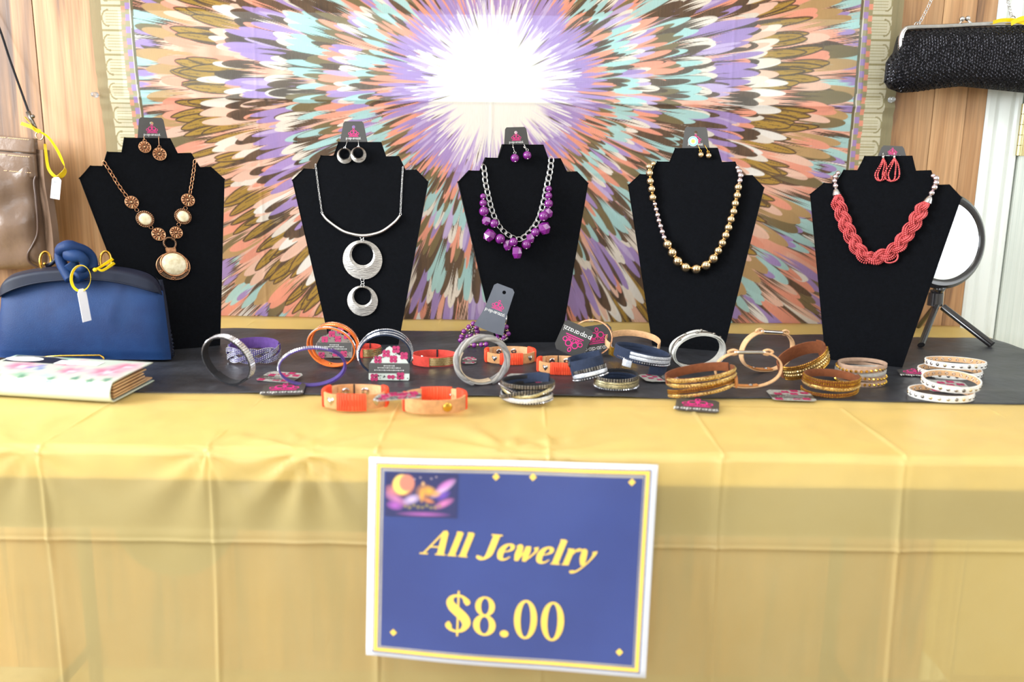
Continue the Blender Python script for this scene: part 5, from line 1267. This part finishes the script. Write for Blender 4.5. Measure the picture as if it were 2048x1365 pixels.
for (x, y0, y1) in ((91, 504, 542), (211, 503, 540)):
    a, b = cpx(x, y0), cpx(x, y1); m_ = (a+b)/2; hh = (a-b).length/2; pp = [m_+V((.0055*math.cos(2*pi*i/24), .004*math.cos(2*pi*i/24), 0))+Up*(hh*math.sin(2*pi*i/24)) for i in range(24)]
    tube(MB(), pp, .0018, 8, True, .003).build('gold_loop', M_gold2, t)
    if x < 100: tube(MB(), vsmooth([cpx(93, 532, -.002), cpx(103, 528), cpx(113, 518), cpx(120, 510)], 6), .0028, 8).build('twisted_cord', M_navyd, t)
    ball(MB(), cpx(x-2, 528, .004), .0022, 8, 6).build('clasp_stud', M_gold2, t)
gb = [cpx(x, y, .0205) for x, y in ((60, 727), (60, 716), (120, 712), (200, 711), (207, 715), (208, 724))]
tube(MB(), gb, .0013, 8).build('base_trim', M_gold2, t)
# scarf knotted over the frame
t = thing('scarf', 'navy silk scarf tied in a knot over the top of the blue clutch', 'scarf', cpx(150, 530, .01))
kn = [(122, 505), (126, 497), (138, 493), (152, 497), (168, 503), (180, 515), (183, 532), (176, 546), (160, 552), (150, 556)]
tube(MB(), vsmooth([cpx(x, y, .018+.010*math.sin(i*.8)) for i, (x, y) in enumerate(kn)], 8), lambda u: .0100*(.8+.25*math.sin(u*9)), 14, False, .0085).build('scarf_loop', M_navys, t)
kn = [(125, 500), (121, 512), (124, 528), (132, 545), (140, 560)]
tube(MB(), vsmooth([cpx(x, y, .016+.003*i) for i, (x, y) in enumerate(kn)], 8), lambda u: .0085*(1-.25*u), 14, False, .007).build('scarf_tail', M_navys, t)
kn = [(136, 508), (150, 512), (163, 516), (170, 526), (163, 538), (150, 536), (140, 525)]
tube(MB(), vsmooth([cpx(x, y, .026+.004*math.sin(i)) for i, (x, y) in enumerate(kn)], 8), lambda u: .0092*(.85+.2*math.sin(u*7+1)), 14).build('scarf_knot', M_navys, t)
# yellow ribbon ring and tag on the clutch
rc = cpx(162, 557, .040); s = scale_at(rc); t = thing('price_ribbon', 'yellow ribbon ring tied to the scarf knot of the blue clutch', 'ribbon', rc)
pp = [rc+V((19.5/s*math.cos(a), .004*math.sin(a), 25/s*math.sin(a))) for a in [2*pi*i/36 for i in range(37)]]
sheetband(pp, [V((math.cos(2*pi*i/36)*.35, -.8, math.sin(2*pi*i/36)*.4)) for i in range(37)], .0042, .0004, M_yell, t, 'ribbon_ring')
for (x1, y1, x2, y2) in ((203, 533, 226, 518), (206, 541, 229, 526)): sheetband(vsmooth([cpx(186, 541, .036), cpx(194, 538, .038), cpx(x1, y1, .036), cpx(x2, y2, .032)], 5), V((.3, -.5, 1)), .0042, .0004, M_yell, t, 'ribbon_tail', wf=lambda u: .5+.6*u)
ball(MB(), cpx(190, 540, .038), .0028, 10, 7).build('ribbon_knot', M_yell, t)
def tagbox(lab, A, B_, w_, face, parent_name='price_tag'):
    t = thing('price_tag', lab, 'tag', A); d = (B_-A).normalized(); L_ = (B_-A).length; face = (face-d*face.dot(d)).normalized(); s_ = d.cross(face)
    fr = lambda x, y, z=0: A+s_*x+d*y+face*z
    plate(MB(), [(-w_*.2, 0), (w_*.2, 0), (w_/2, L_*.12), (w_/2, L_), (-w_/2, L_), (-w_/2, L_*.12)], [], fr, .0006).build('tag_sheet', M_tag, t, smooth=False); return t, fr, L_
tagbox('white paper tag hanging edge-on from the yellow ring on the blue clutch', cpx(162, 578, .046), cpx(174, 643, .040), .015, V((.93, -.30, .1)))

# ---- floral wallet
A = P(222, 813); Bk = P(307, 766); Lf = P(0, 799)
u = (Lf-A); u.z = 0; u.normalize(); v = (Bk-A); v.z = 0; dv = v.length; v = (v-u*v.dot(u)).normalized()
A0 = V((A.x, A.y, ZT+.0030)); sk = (Bk-A).dot(u)/dv
t = thing('wallet', 'pink floral wallet with tan card slots, lying closed at the front left corner', 'wallet', A0)
WL, WD, WH = .195, dv*.99, .0225
wf_ = lambda x, y, z: A0+u*(x+y*sk*.9)+v*y+V((0, 0, z))
prof = [(WD, WH+.001), (WD*.5, WH+.0014), (.012, WH+.0005), (.005, WH-.002), (.001, WH-.007), (0, WH/2), (.001, .006), (.005, .0016), (.012, .0004), (WD*.5, .0002), (WD, 0)]
prof = smooth_pts(prof, 8); rows = []; rows2 = []
nx = 150
for i in range(nx+1):
    x = WL*i/nx; rows.append([wf_(x, y, z) for y, z in prof])
mb = MB(); grid_mesh(mb, rows); nv_ = len(mb.v)
cov = mb.build('cover', attr_mat('floral_coated_cloth', .32, .3), t); md = cov.modifiers.new('th', 'SOLIDIFY'); md.thickness = .0014; md.offset = 0
rs = np.random.RandomState(4); npf = len(prof); ii, jj = np.meshgrid(np.arange(nx+1), np.arange(npf), indexing='ij')
plen = [0]
for a, b in zip(prof, prof[1:]): plen.append(plen[-1]+math.hypot(a[0]-b[0], a[1]-b[1]))
xx_ = ii*WL/nx; yy_ = np.array(plen)[jj]; colr = np.ones((nx+1, npf, 3))*np.array(lin((204/255, 212/255, 196/255)))
def blob(cx_, cy_, r_, c, soft=.35, ecc=1.0):
    global colr
    a = np.arctan2(yy_-cy_, xx_-cx_); d = np.hypot((xx_-cx_)/ecc, yy_-cy_)/(r_*(1+.25*np.sin(a*5+cx_*900))); al = np.clip((1-d)/soft, 0, 1)[..., None]*.85; colr = colr*(1-al)+np.array(lin([q/255 for q in c]))*al
for k in range(34): blob(rs.rand()*WL, rs.rand()*plen[-1], .010+.009*rs.rand(), (128, 180, 146) if k % 2 else (178, 216, 196), .8)
for (x, y, r_) in ((.030, .060, .034), (.020, .030, .024), (.095, .030, .024), (.150, .055, .030), (.075, .065, .022)):
    blob(x, y, r_, (240, 178, 190), .5); blob(x+.003, y, r_*.65, (224, 116, 146), .6); blob(x-.002, y+.003, r_*.3, (250, 226, 230), .5)
for (x, y) in ((.125, .052), (.135, .060), (.118, .064)): blob(x, y, .008, (110, 130, 196), .6)
for (x, y) in ((.052, .095), (.030, .100), (.08, .102), (.120, .100), (.150, .105), (.012, .094)): blob(x, y, .010, (60, 130, 100), .6, .7)
colour_attr(cov, colr.reshape(-1, 3))
M_tanw = mat('tan_wallet_leather', rgb(222, 184, 136), .5, c2=rgb(206, 164, 116))
for k, (z, w_) in enumerate(((.0035, .97), (.0065, .82), (.0105, .80), (.0145, .78), (.018, .84))):
    mb = MB(); a, b = .010, WD*w_; pts = [wf_(x, y, z+dz) for dz in (0, .0016) for (x, y) in ((.0012, a), (.0012, b), (WL-.001, b), (WL-.001, a))]
    mb.add(pts, [(0, 1, 2, 3), (7, 6, 5, 4), (0, 4, 5, 1), (1, 5, 6, 2), (2, 6, 7, 3), (3, 7, 4, 0)]); mb.build('card_slot', M_tanw, t, smooth=False)
f_top = lambda x, y, z=0: wf_(x, y, WH+.0022+z)
mb = MB(); rs2 = random.Random(2)
poly(MB(), f_top, [(.100, WD*.66), (.190, WD*.66), (.190, WD*.95), (.135, WD*.95), (.112, WD*.88)], 0).build('navy_patch', M_navyd, t, smooth=False)
poly(MB(), f_top, circ(.168, WD*.80, .026, 26, WD*.11), .0004).build('oval_label', M_tag, t, smooth=False)
mb = MB(); ribbon(mb, f_top, [(.150, WD*.79), (.158, WD*.80), (.165, WD*.785), (.172, WD*.80), (.182, WD*.79)], .0012, .0006); mb.build('label_writing', M_ink, t, smooth=False)
poly(MB(), f_top, [(.058, WD*.66), (.118, WD*.66), (.118, WD*.84), (.058, WD*.84)], .0003).build('paper_label', M_tag, t, smooth=False)

# ---- brown leather handbag on the wall
M_brl = mat('brown_soft_leather', rgb(128, 104, 86), .30, c2=rgb(104, 82, 66), nscale=9, bump=.5, bscale=60)
M_brd = mat('dark_brown_piping', rgb(84, 62, 50), .35)
Dh = 1.520; oh = W(40, 400, Dh)
t = thing('handbag', 'brown leather shoulder bag hanging on the plank wall at the left', 'handbag', W(40, 270, Dh))
hf = lambda x, z, o: V((x, Dh-o, z))
def hl(px, py): q = W(px, py, Dh); return q.x, q.z
xl = hl(-150, 400)[0]; topf = interp([hl(-150, 262), hl(0, 271), hl(88, 279)]); botf = interp([hl(-150, 520), hl(-60, 538), hl(0, 540), hl(50, 538), hl(88, 534)])
xr_ = hl(86, 400)[0]
pillow(hf, list(np.linspace(xl, xr_, 70)), topf, botf, .030, .028, 44, .5, lambda x, z: .0035*math.sin(x*60+z*25)+.0028*math.sin(z*80-x*34)+.002*math.sin(x*110)).build('body', M_brl, t)
for k, (ya, yb) in enumerate(((271, 300), (303, 350))):
    za, zb2 = hl(0, ya)[1], hl(0, yb)[1]; rows = []
    for x in np.linspace(xl+.004, xr_+.002, 60):
        dz = topf(x)-topf(0 if 0 < xr_ else xr_)*0-hl(0, 271)[1]; dz = topf(x)-hl(0, 271)[1]; rows.append([hf(x, za+dz+(zb2-za)*v_, .012+.013*max(0, 1-abs(2*(x-xl)/(xr_-xl)-1)**6)**.5*(.5+.5*min(1, (za-zb2)*0+v_+k*.8))+.0010*math.sin(x*45+k)) for v_ in np.linspace(0, 1, 10)])
    mb = MB(); grid_mesh(mb, rows); b_ = mb.build('top_band', M_brl, t); md = b_.modifiers.new('th', 'SOLIDIFY'); md.thickness = .004; md.offset = -1
    mb = MB()
    for v_ in (.12, .88) if k else (.15,):
        for i in range(52):
            j = 1+i*57/52; a = V(rows[int(j)][min(9, int(v_*9))]); b2 = V(rows[int(j)+1][min(9, int(v_*9))]); obox(mb, a.lerp(b2, .5)+V((0, -.0006, 0)), V((1, 0, 0)), V((0, 1, 0)), V((0, 0, 1)), .0016, .0005, .0005)
    mb.build('stitching', M_tanw, b_, smooth=False)
tube(MB(), vsmooth([V((hl(x, y)[0], Dh-o, hl(x, y)[1])) for x, y, o in ((82, 352, .016), (80, 366, .018), (85, 400, .020), (88, 440, .020), (87, 468, .020), (78, 490, .021), (70, 506, .022), (71, 522, .020), (84, 534, .014))], 8), .0022, 8).build('piping', M_brd, t)
gus = [V((hl(x, y)[0], Dh-o, hl(x, y)[1])) for x, y, o in ((86, 300, .002), (90, 360, .004), (98, 410, .004), (104, 450, .004), (108, 490, .004), (106, 520, .002), (96, 536, 0))]
sheetband(vsmooth(gus, 6), V((.9, -.5, 0)), .022, .012, M_brl, t, 'gusset')
tube(MB(), vsmooth([W(-60, -60, YW-.010), W(-8, 40, YW-.012), W(20, 120, YW-.02), W(45, 190, YW-.03), W(60, 232, Dh)], 6), .0020, 8, False, .0008).build('strap', M_blk, t)
a = W(-60, -58, YW-.014); tube(MB(), [a, V((a.x, YW+.004, a.z))], .0018, 8).build('hanging_nail', M_steel, t)
tube(MB(), [W(56, 224, Dh-.004), W(66, 246, Dh-.006), W(74, 262, Dh-.006)], lambda u_: .0042*(1-.4*u_), 10).build('swivel_clip', M_pewter, t)
ball(MB(), W(66, 233, Dh-.010), .0034, 10, 7).build('clip_knob', M_pewter, t)
q = W(79, 272, Dh-.006); tube(MB(), [q+V((.0065*math.cos(2*pi*i/20), 0, .0065*math.sin(2*pi*i/20))) for i in range(20)], .0012, 8, True).build('d_ring', M_gold, t)
t = thing('price_ribbon', 'yellow ribbon looped through the clip of the brown shoulder bag', 'ribbon', W(84, 268, Dh-.012))
D2 = Dh-.014
lp = vsmooth([W(x, y, D2) for x, y in ((80, 264), (96, 274), (112, 296), (124, 320), (130, 338), (124, 350), (114, 354), (104, 348), (96, 334), (92, 308), (90, 288))], 6); nn_ = len(lp)
sheetband(lp, [V((math.cos(i/nn_*5-.5)*1.0, -.55, .15)) for i in range(nn_)], .0085, .0004, M_yell, t, 'ribbon_loop', wf=lambda u_: .55+.75*math.sin(pi*min(1, u_*1.15))**2*(1 if u_ < .6 else .4))
sheetband(vsmooth([W(80, 264, D2), W(70, 258, D2), W(60, 246, D2), W(50, 234, D2)], 5), V((.6, -.3, -.7)), .008, .0004, M_yell, t, 'ribbon_tail'); sheetband(vsmooth([W(74, 262, D2), W(62, 254, D2), W(42, 247, D2)], 5), V((.2, -.3, -.9)), .006, .0004, M_yell, t, 'ribbon_tail')
tt, fr, L_ = tagbox('white handwritten tag hanging from the yellow ribbon on the brown shoulder bag', W(114, 354, D2-.001), W(110, 398, D2-.001), .0155, V((.1, -1, .05)))
mb = MB(); rs2 = random.Random(9)
for (yy, seq) in ((.25, 5), (.40, 4), (.56, 3), (.66, 4), (.82, 4)):
    x0_ = -.0055 if seq > 3 else -.002; pts = []
    for i in range(seq*4): pts.append((x0_+i*.0105/(seq*4), L_*yy+rs2.uniform(-.0014, .0014)))
    ribbon(mb, lambda a, b, c: fr(-a, b, .0009), pts, .0005)
mb.build('handwriting', M_ink, tt, smooth=False)

# ---- black sequin purse
M_seq = mat('black_sequin', rgb(40, 38, 44), .12, .7, c2=rgb(14, 14, 18), nscale=400); M_seqb = mat('black_lining', rgb(12, 12, 14), .7)
Ds = 1.515
t = thing('evening_bag', 'black sequin evening bag with a silver clasp frame hanging by a chain', 'evening bag', W(1920, 50, Ds))
def sl(px, py): q = W(px, py, Ds); return q.x, q.z
tops = interp([sl(1770, 128), sl(1776, 118), sl(1790, 100), sl(1797, 70), sl(1812, 60), sl(1880, 57), sl(1960, 54), sl(2060, 52), sl(2250, 60)])
bots = interp([sl(1770, 165), sl(1776, 177), sl(1800, 186), sl(1830, 184), sl(1870, 178), sl(1920, 173), sl(1980, 179), sl(2048, 186), sl(2150, 184), sl(2250, 170)])
xa, xb_ = sl(1769, 150)[0], sl(2250, 100)[0]; sf = lambda x, z, o: V((x, Ds-o, z))
pillow(sf, list(np.linspace(xa, xb_, 90)), tops, bots, .030, .024, 24, .5).build('body', M_seqb, t)
mb = MB(); rs2 = random.Random(5); stp = .0050; x = xa+.002; k = 0
while x < xb_-.004:
    z0, z1 = bots(x), tops(x); nz_ = int((z1-z0)/stp); u_ = (x-xa)/(xb_-xa); eu = max(0, 1-abs(2*u_-1)**6)**.5
    for j in range(nz_):
        v_ = (j+.5*(k % 2)+.25)/nz_
        if v_ > .985: continue
        o = .030*eu*max(0, 1-abs(2*v_-1)**3)**.5; nz2 = V((0, -1, 0))+V((0, 0, 1))*((2*v_-1)**3*1.2)+V((1, 0, 0))*(-(1-u_*2)**9*.8)+V((rs2.gauss(0, .09)+(.5 if rs2.random() < .03 else 0), 0, rs2.gauss(0, .09)+.1)); nz2.normalize()
        X_ = nz2.orthogonal().normalized(); Y_ = nz2.cross(X_); q = V((x+rs2.gauss(0, .0003), Ds-o-.0014, z0+(z1-z0)*v_)); vs = []
        for (r_, hh) in ((.0030, 0), (.0026, .0004), (.0010, .0001)): vs += [q+X_*(r_*math.cos(i*pi/3))+Y_*(r_*math.sin(i*pi/3))+nz2*hh for i in range(6)]
        mb.add(vs, [(r6*6+i, r6*6+(i+1) % 6, r6*6+6+(i+1) % 6, r6*6+6+i) for r6 in (0, 1) for i in range(6)])
    x += stp*.9; k += 1
stuff(mb.build('sequins', M_seq, t, smooth=False))
fp_ = [sl(1796, 122), sl(1795, 100), sl(1796, 78), sl(1802, 62), sl(1816, 57), sl(1880, 55), sl(1960, 51), sl(2060, 50), sl(2230, 52)]
tube(MB(), vsmooth([V((a, Ds-.012, b)) for a, b in fp_], 6), .0036, 10, False, .0045).build('clasp_frame', M_silver, t)
for (x, y, dy) in ((1924, 38, 0), (1935, 37, .004)): ball(MB(), W(x, y, Ds-.012+dy), .0044, 14, 10).build('kiss_lock_ball', M_silver, t); tube(MB(), vsmooth([W(x, y+3, Ds-.012+dy), W(x+(-5 if x < 1930 else 7), y+9, Ds-.012), W(x+(-7 if x < 1930 else 14), y+15, Ds-.012)], 4), .0016, 8).build('lock_arm', M_silver, t)
cl = link_mesh('chain_link', M_silver, .62, .2)
for pts in (((1834, 50), (1840, 44), (1852, 22), (1864, -4), (1890, -70), (1925, -160)), ((2026, 38), (2022, 28), (2018, 10), (2010, -20), (1980, -80), (1935, -160))):
    w3 = vsmooth([W(x, y, Ds-.006) for x, y in pts], 12); acc = 0; k = 0
    for a, b in zip(w3, w3[1:]):
        acc += (b-a).length
        if acc > .0044:
            acc = 0; Y_ = (b-a).normalized(); X_ = Y_.cross(V((0, -1, 0))).normalized(); Z_ = X_.cross(Y_)
            if k % 2: X_, Z_ = (X_+Z_*.9).normalized(), None; Z_ = X_.cross(Y_)
            inst('chain_link', cl, t, a, (.0032,)*3, basis(X_, Y_, Z_)); k += 1
    if pts[0][0] < 1900: a = W(1930, -160, Ds-.012); tube(MB(), [a, V((a.x, YW+.004, a.z))], .0016, 8).build('hanging_nail', M_steel, t)
    q = w3[0]; tube(MB(), [q+V((.0045*math.cos(2*pi*i/16), 0, .0045*math.sin(2*pi*i/16))) for i in range(16)], .0010, 6, True).build('frame_ring', M_silver, t)
t = thing('price_ribbon', 'yellow ribbon tied along the silver frame of the black sequin bag', 'ribbon', W(2020, 45, Ds-.02))
sheetband(vsmooth([W(x, y, Ds-.020) for x, y in ((1986, 45), (2000, 41), (2020, 40), (2040, 43), (2060, 50))], 5), V((.1, -.4, 1)), .006, .0005, M_yell, t, 'ribbon_end'); sheetband(vsmooth([W(x, y, Ds-.024) for x, y in ((2022, 47), (2036, 40), (2052, 36), (2080, 38))], 5), V((.1, -.3, 1)), .008, .0005, M_yell, t, 'ribbon_loop')

# ---- round table mirror on a tripod
M_gloss = mat('black_glossy_plastic', rgb(40, 38, 40), .22, c2=rgb(34, 32, 34), coat=.5); M_mir = mat('mirror_glass', rgb(245, 245, 245), .02, 1.0, c2=rgb(242, 242, 242))
fR, fL = P(1984, 690, .006), P(1838, 652, .006); fF = V(((fR.x+fL.x)/2-.10, min(fR.y, fL.y)-.01, ZT+.006))
Dm = (fR.y+fL.y)/2+.0; mc = W(1885, 482, Dm); s = scale_at(mc)
t = thing('table_mirror', 'round black framed mirror on a small tripod, partly behind the coral necklace stand', 'mirror', V((mc.x, mc.y, ZT+.002)))
ya = R(30); Nf = V((.20, -.97, .12)).normalized(); Xm = V((-Nf.y, Nf.x, 0)).normalized()*1; Ym = Nf.cross(Xm)
Ym = Ym if Ym.z > 0 else -Ym; ro = 96/s
lathe(MB(), mc-Nf*.006, Xm, Ym, Nf, [(0, 0), (ro*.93, 0), (ro, .004), (ro, .009), (ro*.93, .014), (ro*.85, .0135), (ro*.81, .0105), (0, .0105)], 64).build('mirror_frame', M_gloss, t, angle=40)
lathe(MB(), mc+Nf*.0048, Xm, Ym, Nf, [(0, 0), (ro*.808, 0), (ro*.808, .0004), (0, .0004)], 64).build('mirror_glass', M_mir, t, smooth=False)
nk = [mc-Ym*ro*.93, W(1876, 583, Dm), W(1874, 592, Dm)]; tube(MB(), vsmooth(nk, 5), lambda u_: .013*(1-.35*u_), 16, False, .009).build('neck', M_gloss, t)
hb0, hb1 = W(1873, 580, Dm), W(1874, 611, Dm); d = V((0, 0, -1)); lathe(MB(), hb0, V((1, 0, 0)), V((0, 1, 0)), d, [(0, 0), (.009, 0), (.0105, .002), (.009, .004), (.012, .0055), (.0125, (hb0-hb1).length), (0, (hb0-hb1).length)], 14).build('hub', M_gloss, t, angle=30)
for ft in (fR, fL, fF):
    dd = (ft-hb1).normalized(); st_ = hb1+dd*.012+V((0, 0, .004)); tube(MB(), [st_, ft], .0062, 12, False, .0045).build('leg', M_gloss, t, angle=50)

# ---- price sign taped to the cloth
yf_ = YF-.014
TL, TR, BR_, BL = W(739, 915, yf_-.000), W(1316, 930, yf_-.004), W(1291, 1356, yf_-.030), W(732, 1311, yf_-.012)
def sg(u_, v_, z=0.0):
    q = TL.lerp(TR, u_).lerp(BL.lerp(BR_, u_), v_); return q+V((0, -z-.0018*math.sin(u_*pi)*v_, 0))+V((0, -.0009*math.sin(u_*9+v_*5), 0))
t = thing('price_sign', 'laminated navy and gold sign reading All Jewelry $8.00, taped to the table front', 'sign', sg(.5, 1))
def quad(mb, u0, v0, u1, v1, z, n=24):
    grid_mesh(mb, [[sg(u0+(u1-u0)*j/n, v0+(v1-v0)*i/n, z) for j in range(n+1)] for i in range(n+1)]); return mb
M_signw = mat('laminated_white_paper', rgb(232, 234, 242), .3, c2=rgb(228, 230, 240), coat=.4); M_signb = mat('laminated_navy_print', rgb(54, 70, 132), .3, c2=rgb(50, 64, 124), coat=.35, nscale=8)
M_signg = mat('laminated_gold_print', rgb(246, 206, 96), .35, c2=rgb(242, 200, 86), coat=.3); M_signy = mat('laminated_grey_print', rgb(168, 162, 160), .35, coat=.3); M_lam = mat('clear_laminate', rgb(240, 240, 240), .1, trans=.9)
sh = quad(MB(), 0, 0, 1, 1, 0).build('paper_sheet', M_signw, t); md = sh.modifiers.new('th', 'SOLIDIFY'); md.thickness = .0007; md.offset = 0
def framework(u0, v0, wu, z, m, name):
    mb = MB(); wv = wu*1.33; u1, v1 = 1-u0, 1-v0
    for (a, b, c, d) in ((u0, v0, u1, v0+wv), (u0, v1-wv, u1, v1), (u0, v0+wv, u0+wu, v1-wv), (u1-wu, v0+wv, u1, v1-wv)): quad(mb, a, b, c, d, z)
    return mb.build(name, m, t)
framework(.022, .022, .0035, .0012, M_signb, 'navy_line'); framework(.027, .028, .013, .0012, M_signg, 'gold_border'); framework(.043, .047, .003, .0012, M_signb, 'navy_line'); framework(.047, .050, .011, .0013, M_signy, 'grey_border')
quad(MB(), .053, .062, .950, .942, .0015).build('navy_field', M_signb, t)
for (a, b) in ((.442, .076), (.570, .072), (.912, .080), (.098, .868), (.902, .882)): MB().add([sg(a-.013, b, .0020), sg(a, b+.018, .0020), sg(a+.013, b, .0020), sg(a, b-.018, .0020)], [(0, 1, 2, 3)]).build('gold_diamond', M_signg, t, smooth=False)
# lettering: bold serif letters drawn with pen strokes
def sm(p, n=6): return smooth_pts(p, n)
def ring_g(cx_, cy_, rx, ry, ix, iy, n=28): return ('ring', cx_, cy_, rx, ry, ix, iy, n)
G = {
 '0': (.56, [ring_g(.26, .49, .24, .50, .105, .445)]),
 '8': (.56, [ring_g(.26, .74, .205, .25, .085, .205), ring_g(.26, .26, .235, .27, .10, .215)]),
 '.': (.29, [ring_g(.12, .085, .09, .09, .001, .001)]),
 '$': (.56, [sm([(.43, .72, .03), (.44, .80, .13), (.37, .91, .07), (.26, .95, .055), (.13, .90, .08), (.09, .77, .15), (.16, .63, .20), (.29, .50, .21), (.40, .38, .20), (.44, .24, .16), (.37, .09, .09), (.25, .035, .055), (.12, .07, .07), (.07, .17, .13), (.075, .27, .03)]), [(.26, -.09, .035), (.26, 1.07, .035)]]),
 'A': (.80, [[(.08, .02, .05), (.46, .99, .05)], [(.46, 1.0, .10), (.50, .9, .16), (.60, .02, .17)], [(.20, .32, .045), (.56, .32, .045)], [(-.04, .02, .045), (.22, .02, .045)], [(.44, .02, .045), (.76, .02, .045)]]),
 'l': (.34, [[(.15, .97, .16), (.15, .03, .16)], [(.03, .98, .045), (.2, .98, .045)], [(.02, .02, .045), (.30, .02, .045)]]),
 'J': (.56, [sm([(.33, .97, .17), (.33, .5, .17), (.32, .2, .16), (.25, .04, .10), (.13, -.02, .08), (.05, .06, .14), (.05, .10, .12)]), [(.16, .98, .045), (.50, .98, .045)]]),
 'e': (.48, [sm([(.10, .33, .04), (.28, .38, .045), (.38, .48, .09), (.36, .60, .10), (.26, .655, .06), (.14, .56, .12), (.085, .36, .16), (.12, .12, .13), (.22, .035, .08), (.33, .07, .05), (.41, .17, .03)])]),
 'w': (.72, [sm([(.02, .58, .04), (.08, .655, .06), (.13, .58, .14), (.14, .3, .16), (.17, .03, .10)]), [(.17, .03, .05), (.37, .60, .045)], sm([(.36, .64, .12), (.38, .4, .16), (.40, .03, .10)]), sm([(.40, .03, .05), (.54, .25, .05), (.64, .48, .07), (.60, .62, .12)])]),
 'r': (.42, [[(.14, .66, .15), (.14, .02, .15)], [(.02, .64, .045), (.16, .64, .045)], sm([(.20, .40, .04), (.27, .57, .06), (.36, .64, .10), (.40, .58, .13)]), [(.02, .02, .04), (.24, .02, .04)]]),
 'y': (.52, [sm([(.02, .60, .04), (.08, .655, .06), (.13, .58, .14), (.17, .3, .16), (.24, .03, .10)]), sm([(.44, .60, .13), (.46, .50, .09), (.40, .25, .05), (.26, -.03, .05), (.12, -.22, .06), (.0, -.26, .10), (-.03, -.20, .10)])]),
 ' ': (.26, [])}
def letters(txt, u0, vb, hu, hv, slope, shear, name):
    mb = MB(); x = 0
    for ch in txt:
        w_, strokes = G[ch]
        f_ = lambda a, b, z, x=x: sg(u0+(x+a+b*shear)*hu, vb-b*hv+slope*(x+a+b*shear)*hu, .0021)
        for s_ in strokes:
            if s_ and s_[0] == 'ring':
                _, a, b, rx, ry, ix, iy, n = s_; vs = [f_(a+rx*math.cos(2*pi*i/n), b+ry*math.sin(2*pi*i/n), 0) for i in range(n)]+[f_(a+ix*math.cos(2*pi*i/n), b+iy*math.sin(2*pi*i/n), 0) for i in range(n)]
                mb.add(vs, [(i, (i+1) % n, n+(i+1) % n, n+i) for i in range(n)])
            else: ribbon(mb, f_, [(q[0], q[1], q[2]*(1.22 if shear else 1.05)) for q in s_])
        x += w_
    return mb.build(name, M_signg, t, smooth=False)
tw_ = sum(G[c][0] for c in 'All Jewelry'); hu = .600/tw_; letters('All Jewelry', .188, .462, hu, .120, .035, .27, 'lettering')
tw_ = sum(G[c][0] for c in '$8.00'); hu = .43/tw_; letters('$8.00', .283, .838, hu, .192, .03, 0, 'price_lettering')
# small printed picture
n1, n2 = 110, 72; rows = [[sg(.060+.250*j/n1, .066+.215*i/n2, .0020) for j in range(n1+1)] for i in range(n2+1)]
mb = MB(); grid_mesh(mb, rows); pic = mb.build('printed_picture', attr_mat('laminated_picture_print', .3, .35), t)
jj, ii = np.meshgrid(np.linspace(0, 1.5, n1+1), np.linspace(0, 1, n2+1)); pc_ = np.ones((n2+1, n1+1, 3))*np.array(lin((46/255, 50/255, 96/255)))
def pb(x, y, rx, ry, c, ang=0, a_=.9, soft=1.0):
    global pc_
    dx, dy = jj-x, ii-y; ca, sa = math.cos(ang), math.sin(ang); d = np.sqrt(((dx*ca+dy*sa)/rx)**2+((-dx*sa+dy*ca)/ry)**2); al = (np.clip((1-d)/soft, 0, 1)**.8)[..., None]*a_; pc_ = pc_*(1-al)+np.array(lin([q/255 for q in c]))*al
for a in ((.22, .60, .34, .12, (206, 130, 180), .5), (.55, .60, .22, .12, (226, 200, 240), -.4), (1.2, .35, .36, .10, (236, 196, 236), -.7), (1.25, .25, .25, .10, (206, 120, 196), -.6), (1.22, .68, .26, .10, (226, 130, 190), -.5), (.2, .75, .20, .12, (186, 100, 196), .2), (.8, .93, .6, .07, (170, 96, 170), 0), (.15, .42, .2, .15, (214, 130, 140), .4), (1.2, .50, .2, .1, (120, 80, 190), -.6)): pb(*a)
pb(.36, .30, .26, .26, (226, 140, 90), 0, .9, .6); pb(.34, .27, .21, .25, (255, 214, 110), 0, 1, .25); pb(.44, .23, .18, .21, (206, 130, 110), 0, 1, .25)
pb(.80, .42, .20, .20, (206, 140, 80), .2, .9); pb(.76, .50, .07, .20, (236, 170, 70), 0, .9); pb(.92, .40, .17, .13, (240, 176, 66), .4, .95); pb(.78, .24, .05, .07, (236, 184, 120), 0, .9); pb(.90, .62, .16, .07, (226, 140, 80), .3, .9); pb(1.06, .46, .12, .09, (230, 160, 60), -.3, .8)
for k in range(9): pb(.42+.09*k, .76+.03*math.sin(k*2.2), .055, .05+.015*(k % 2), (150, 134, 84), .3*math.sin(k), .85)
for (x, y) in ((.72, .1), (.95, .12), (.6, .14), (1.05, .08)): pb(x, y, .03, .03, (200, 180, 190), 0, .7)
colour_attr(pic, pc_.reshape(-1, 3))
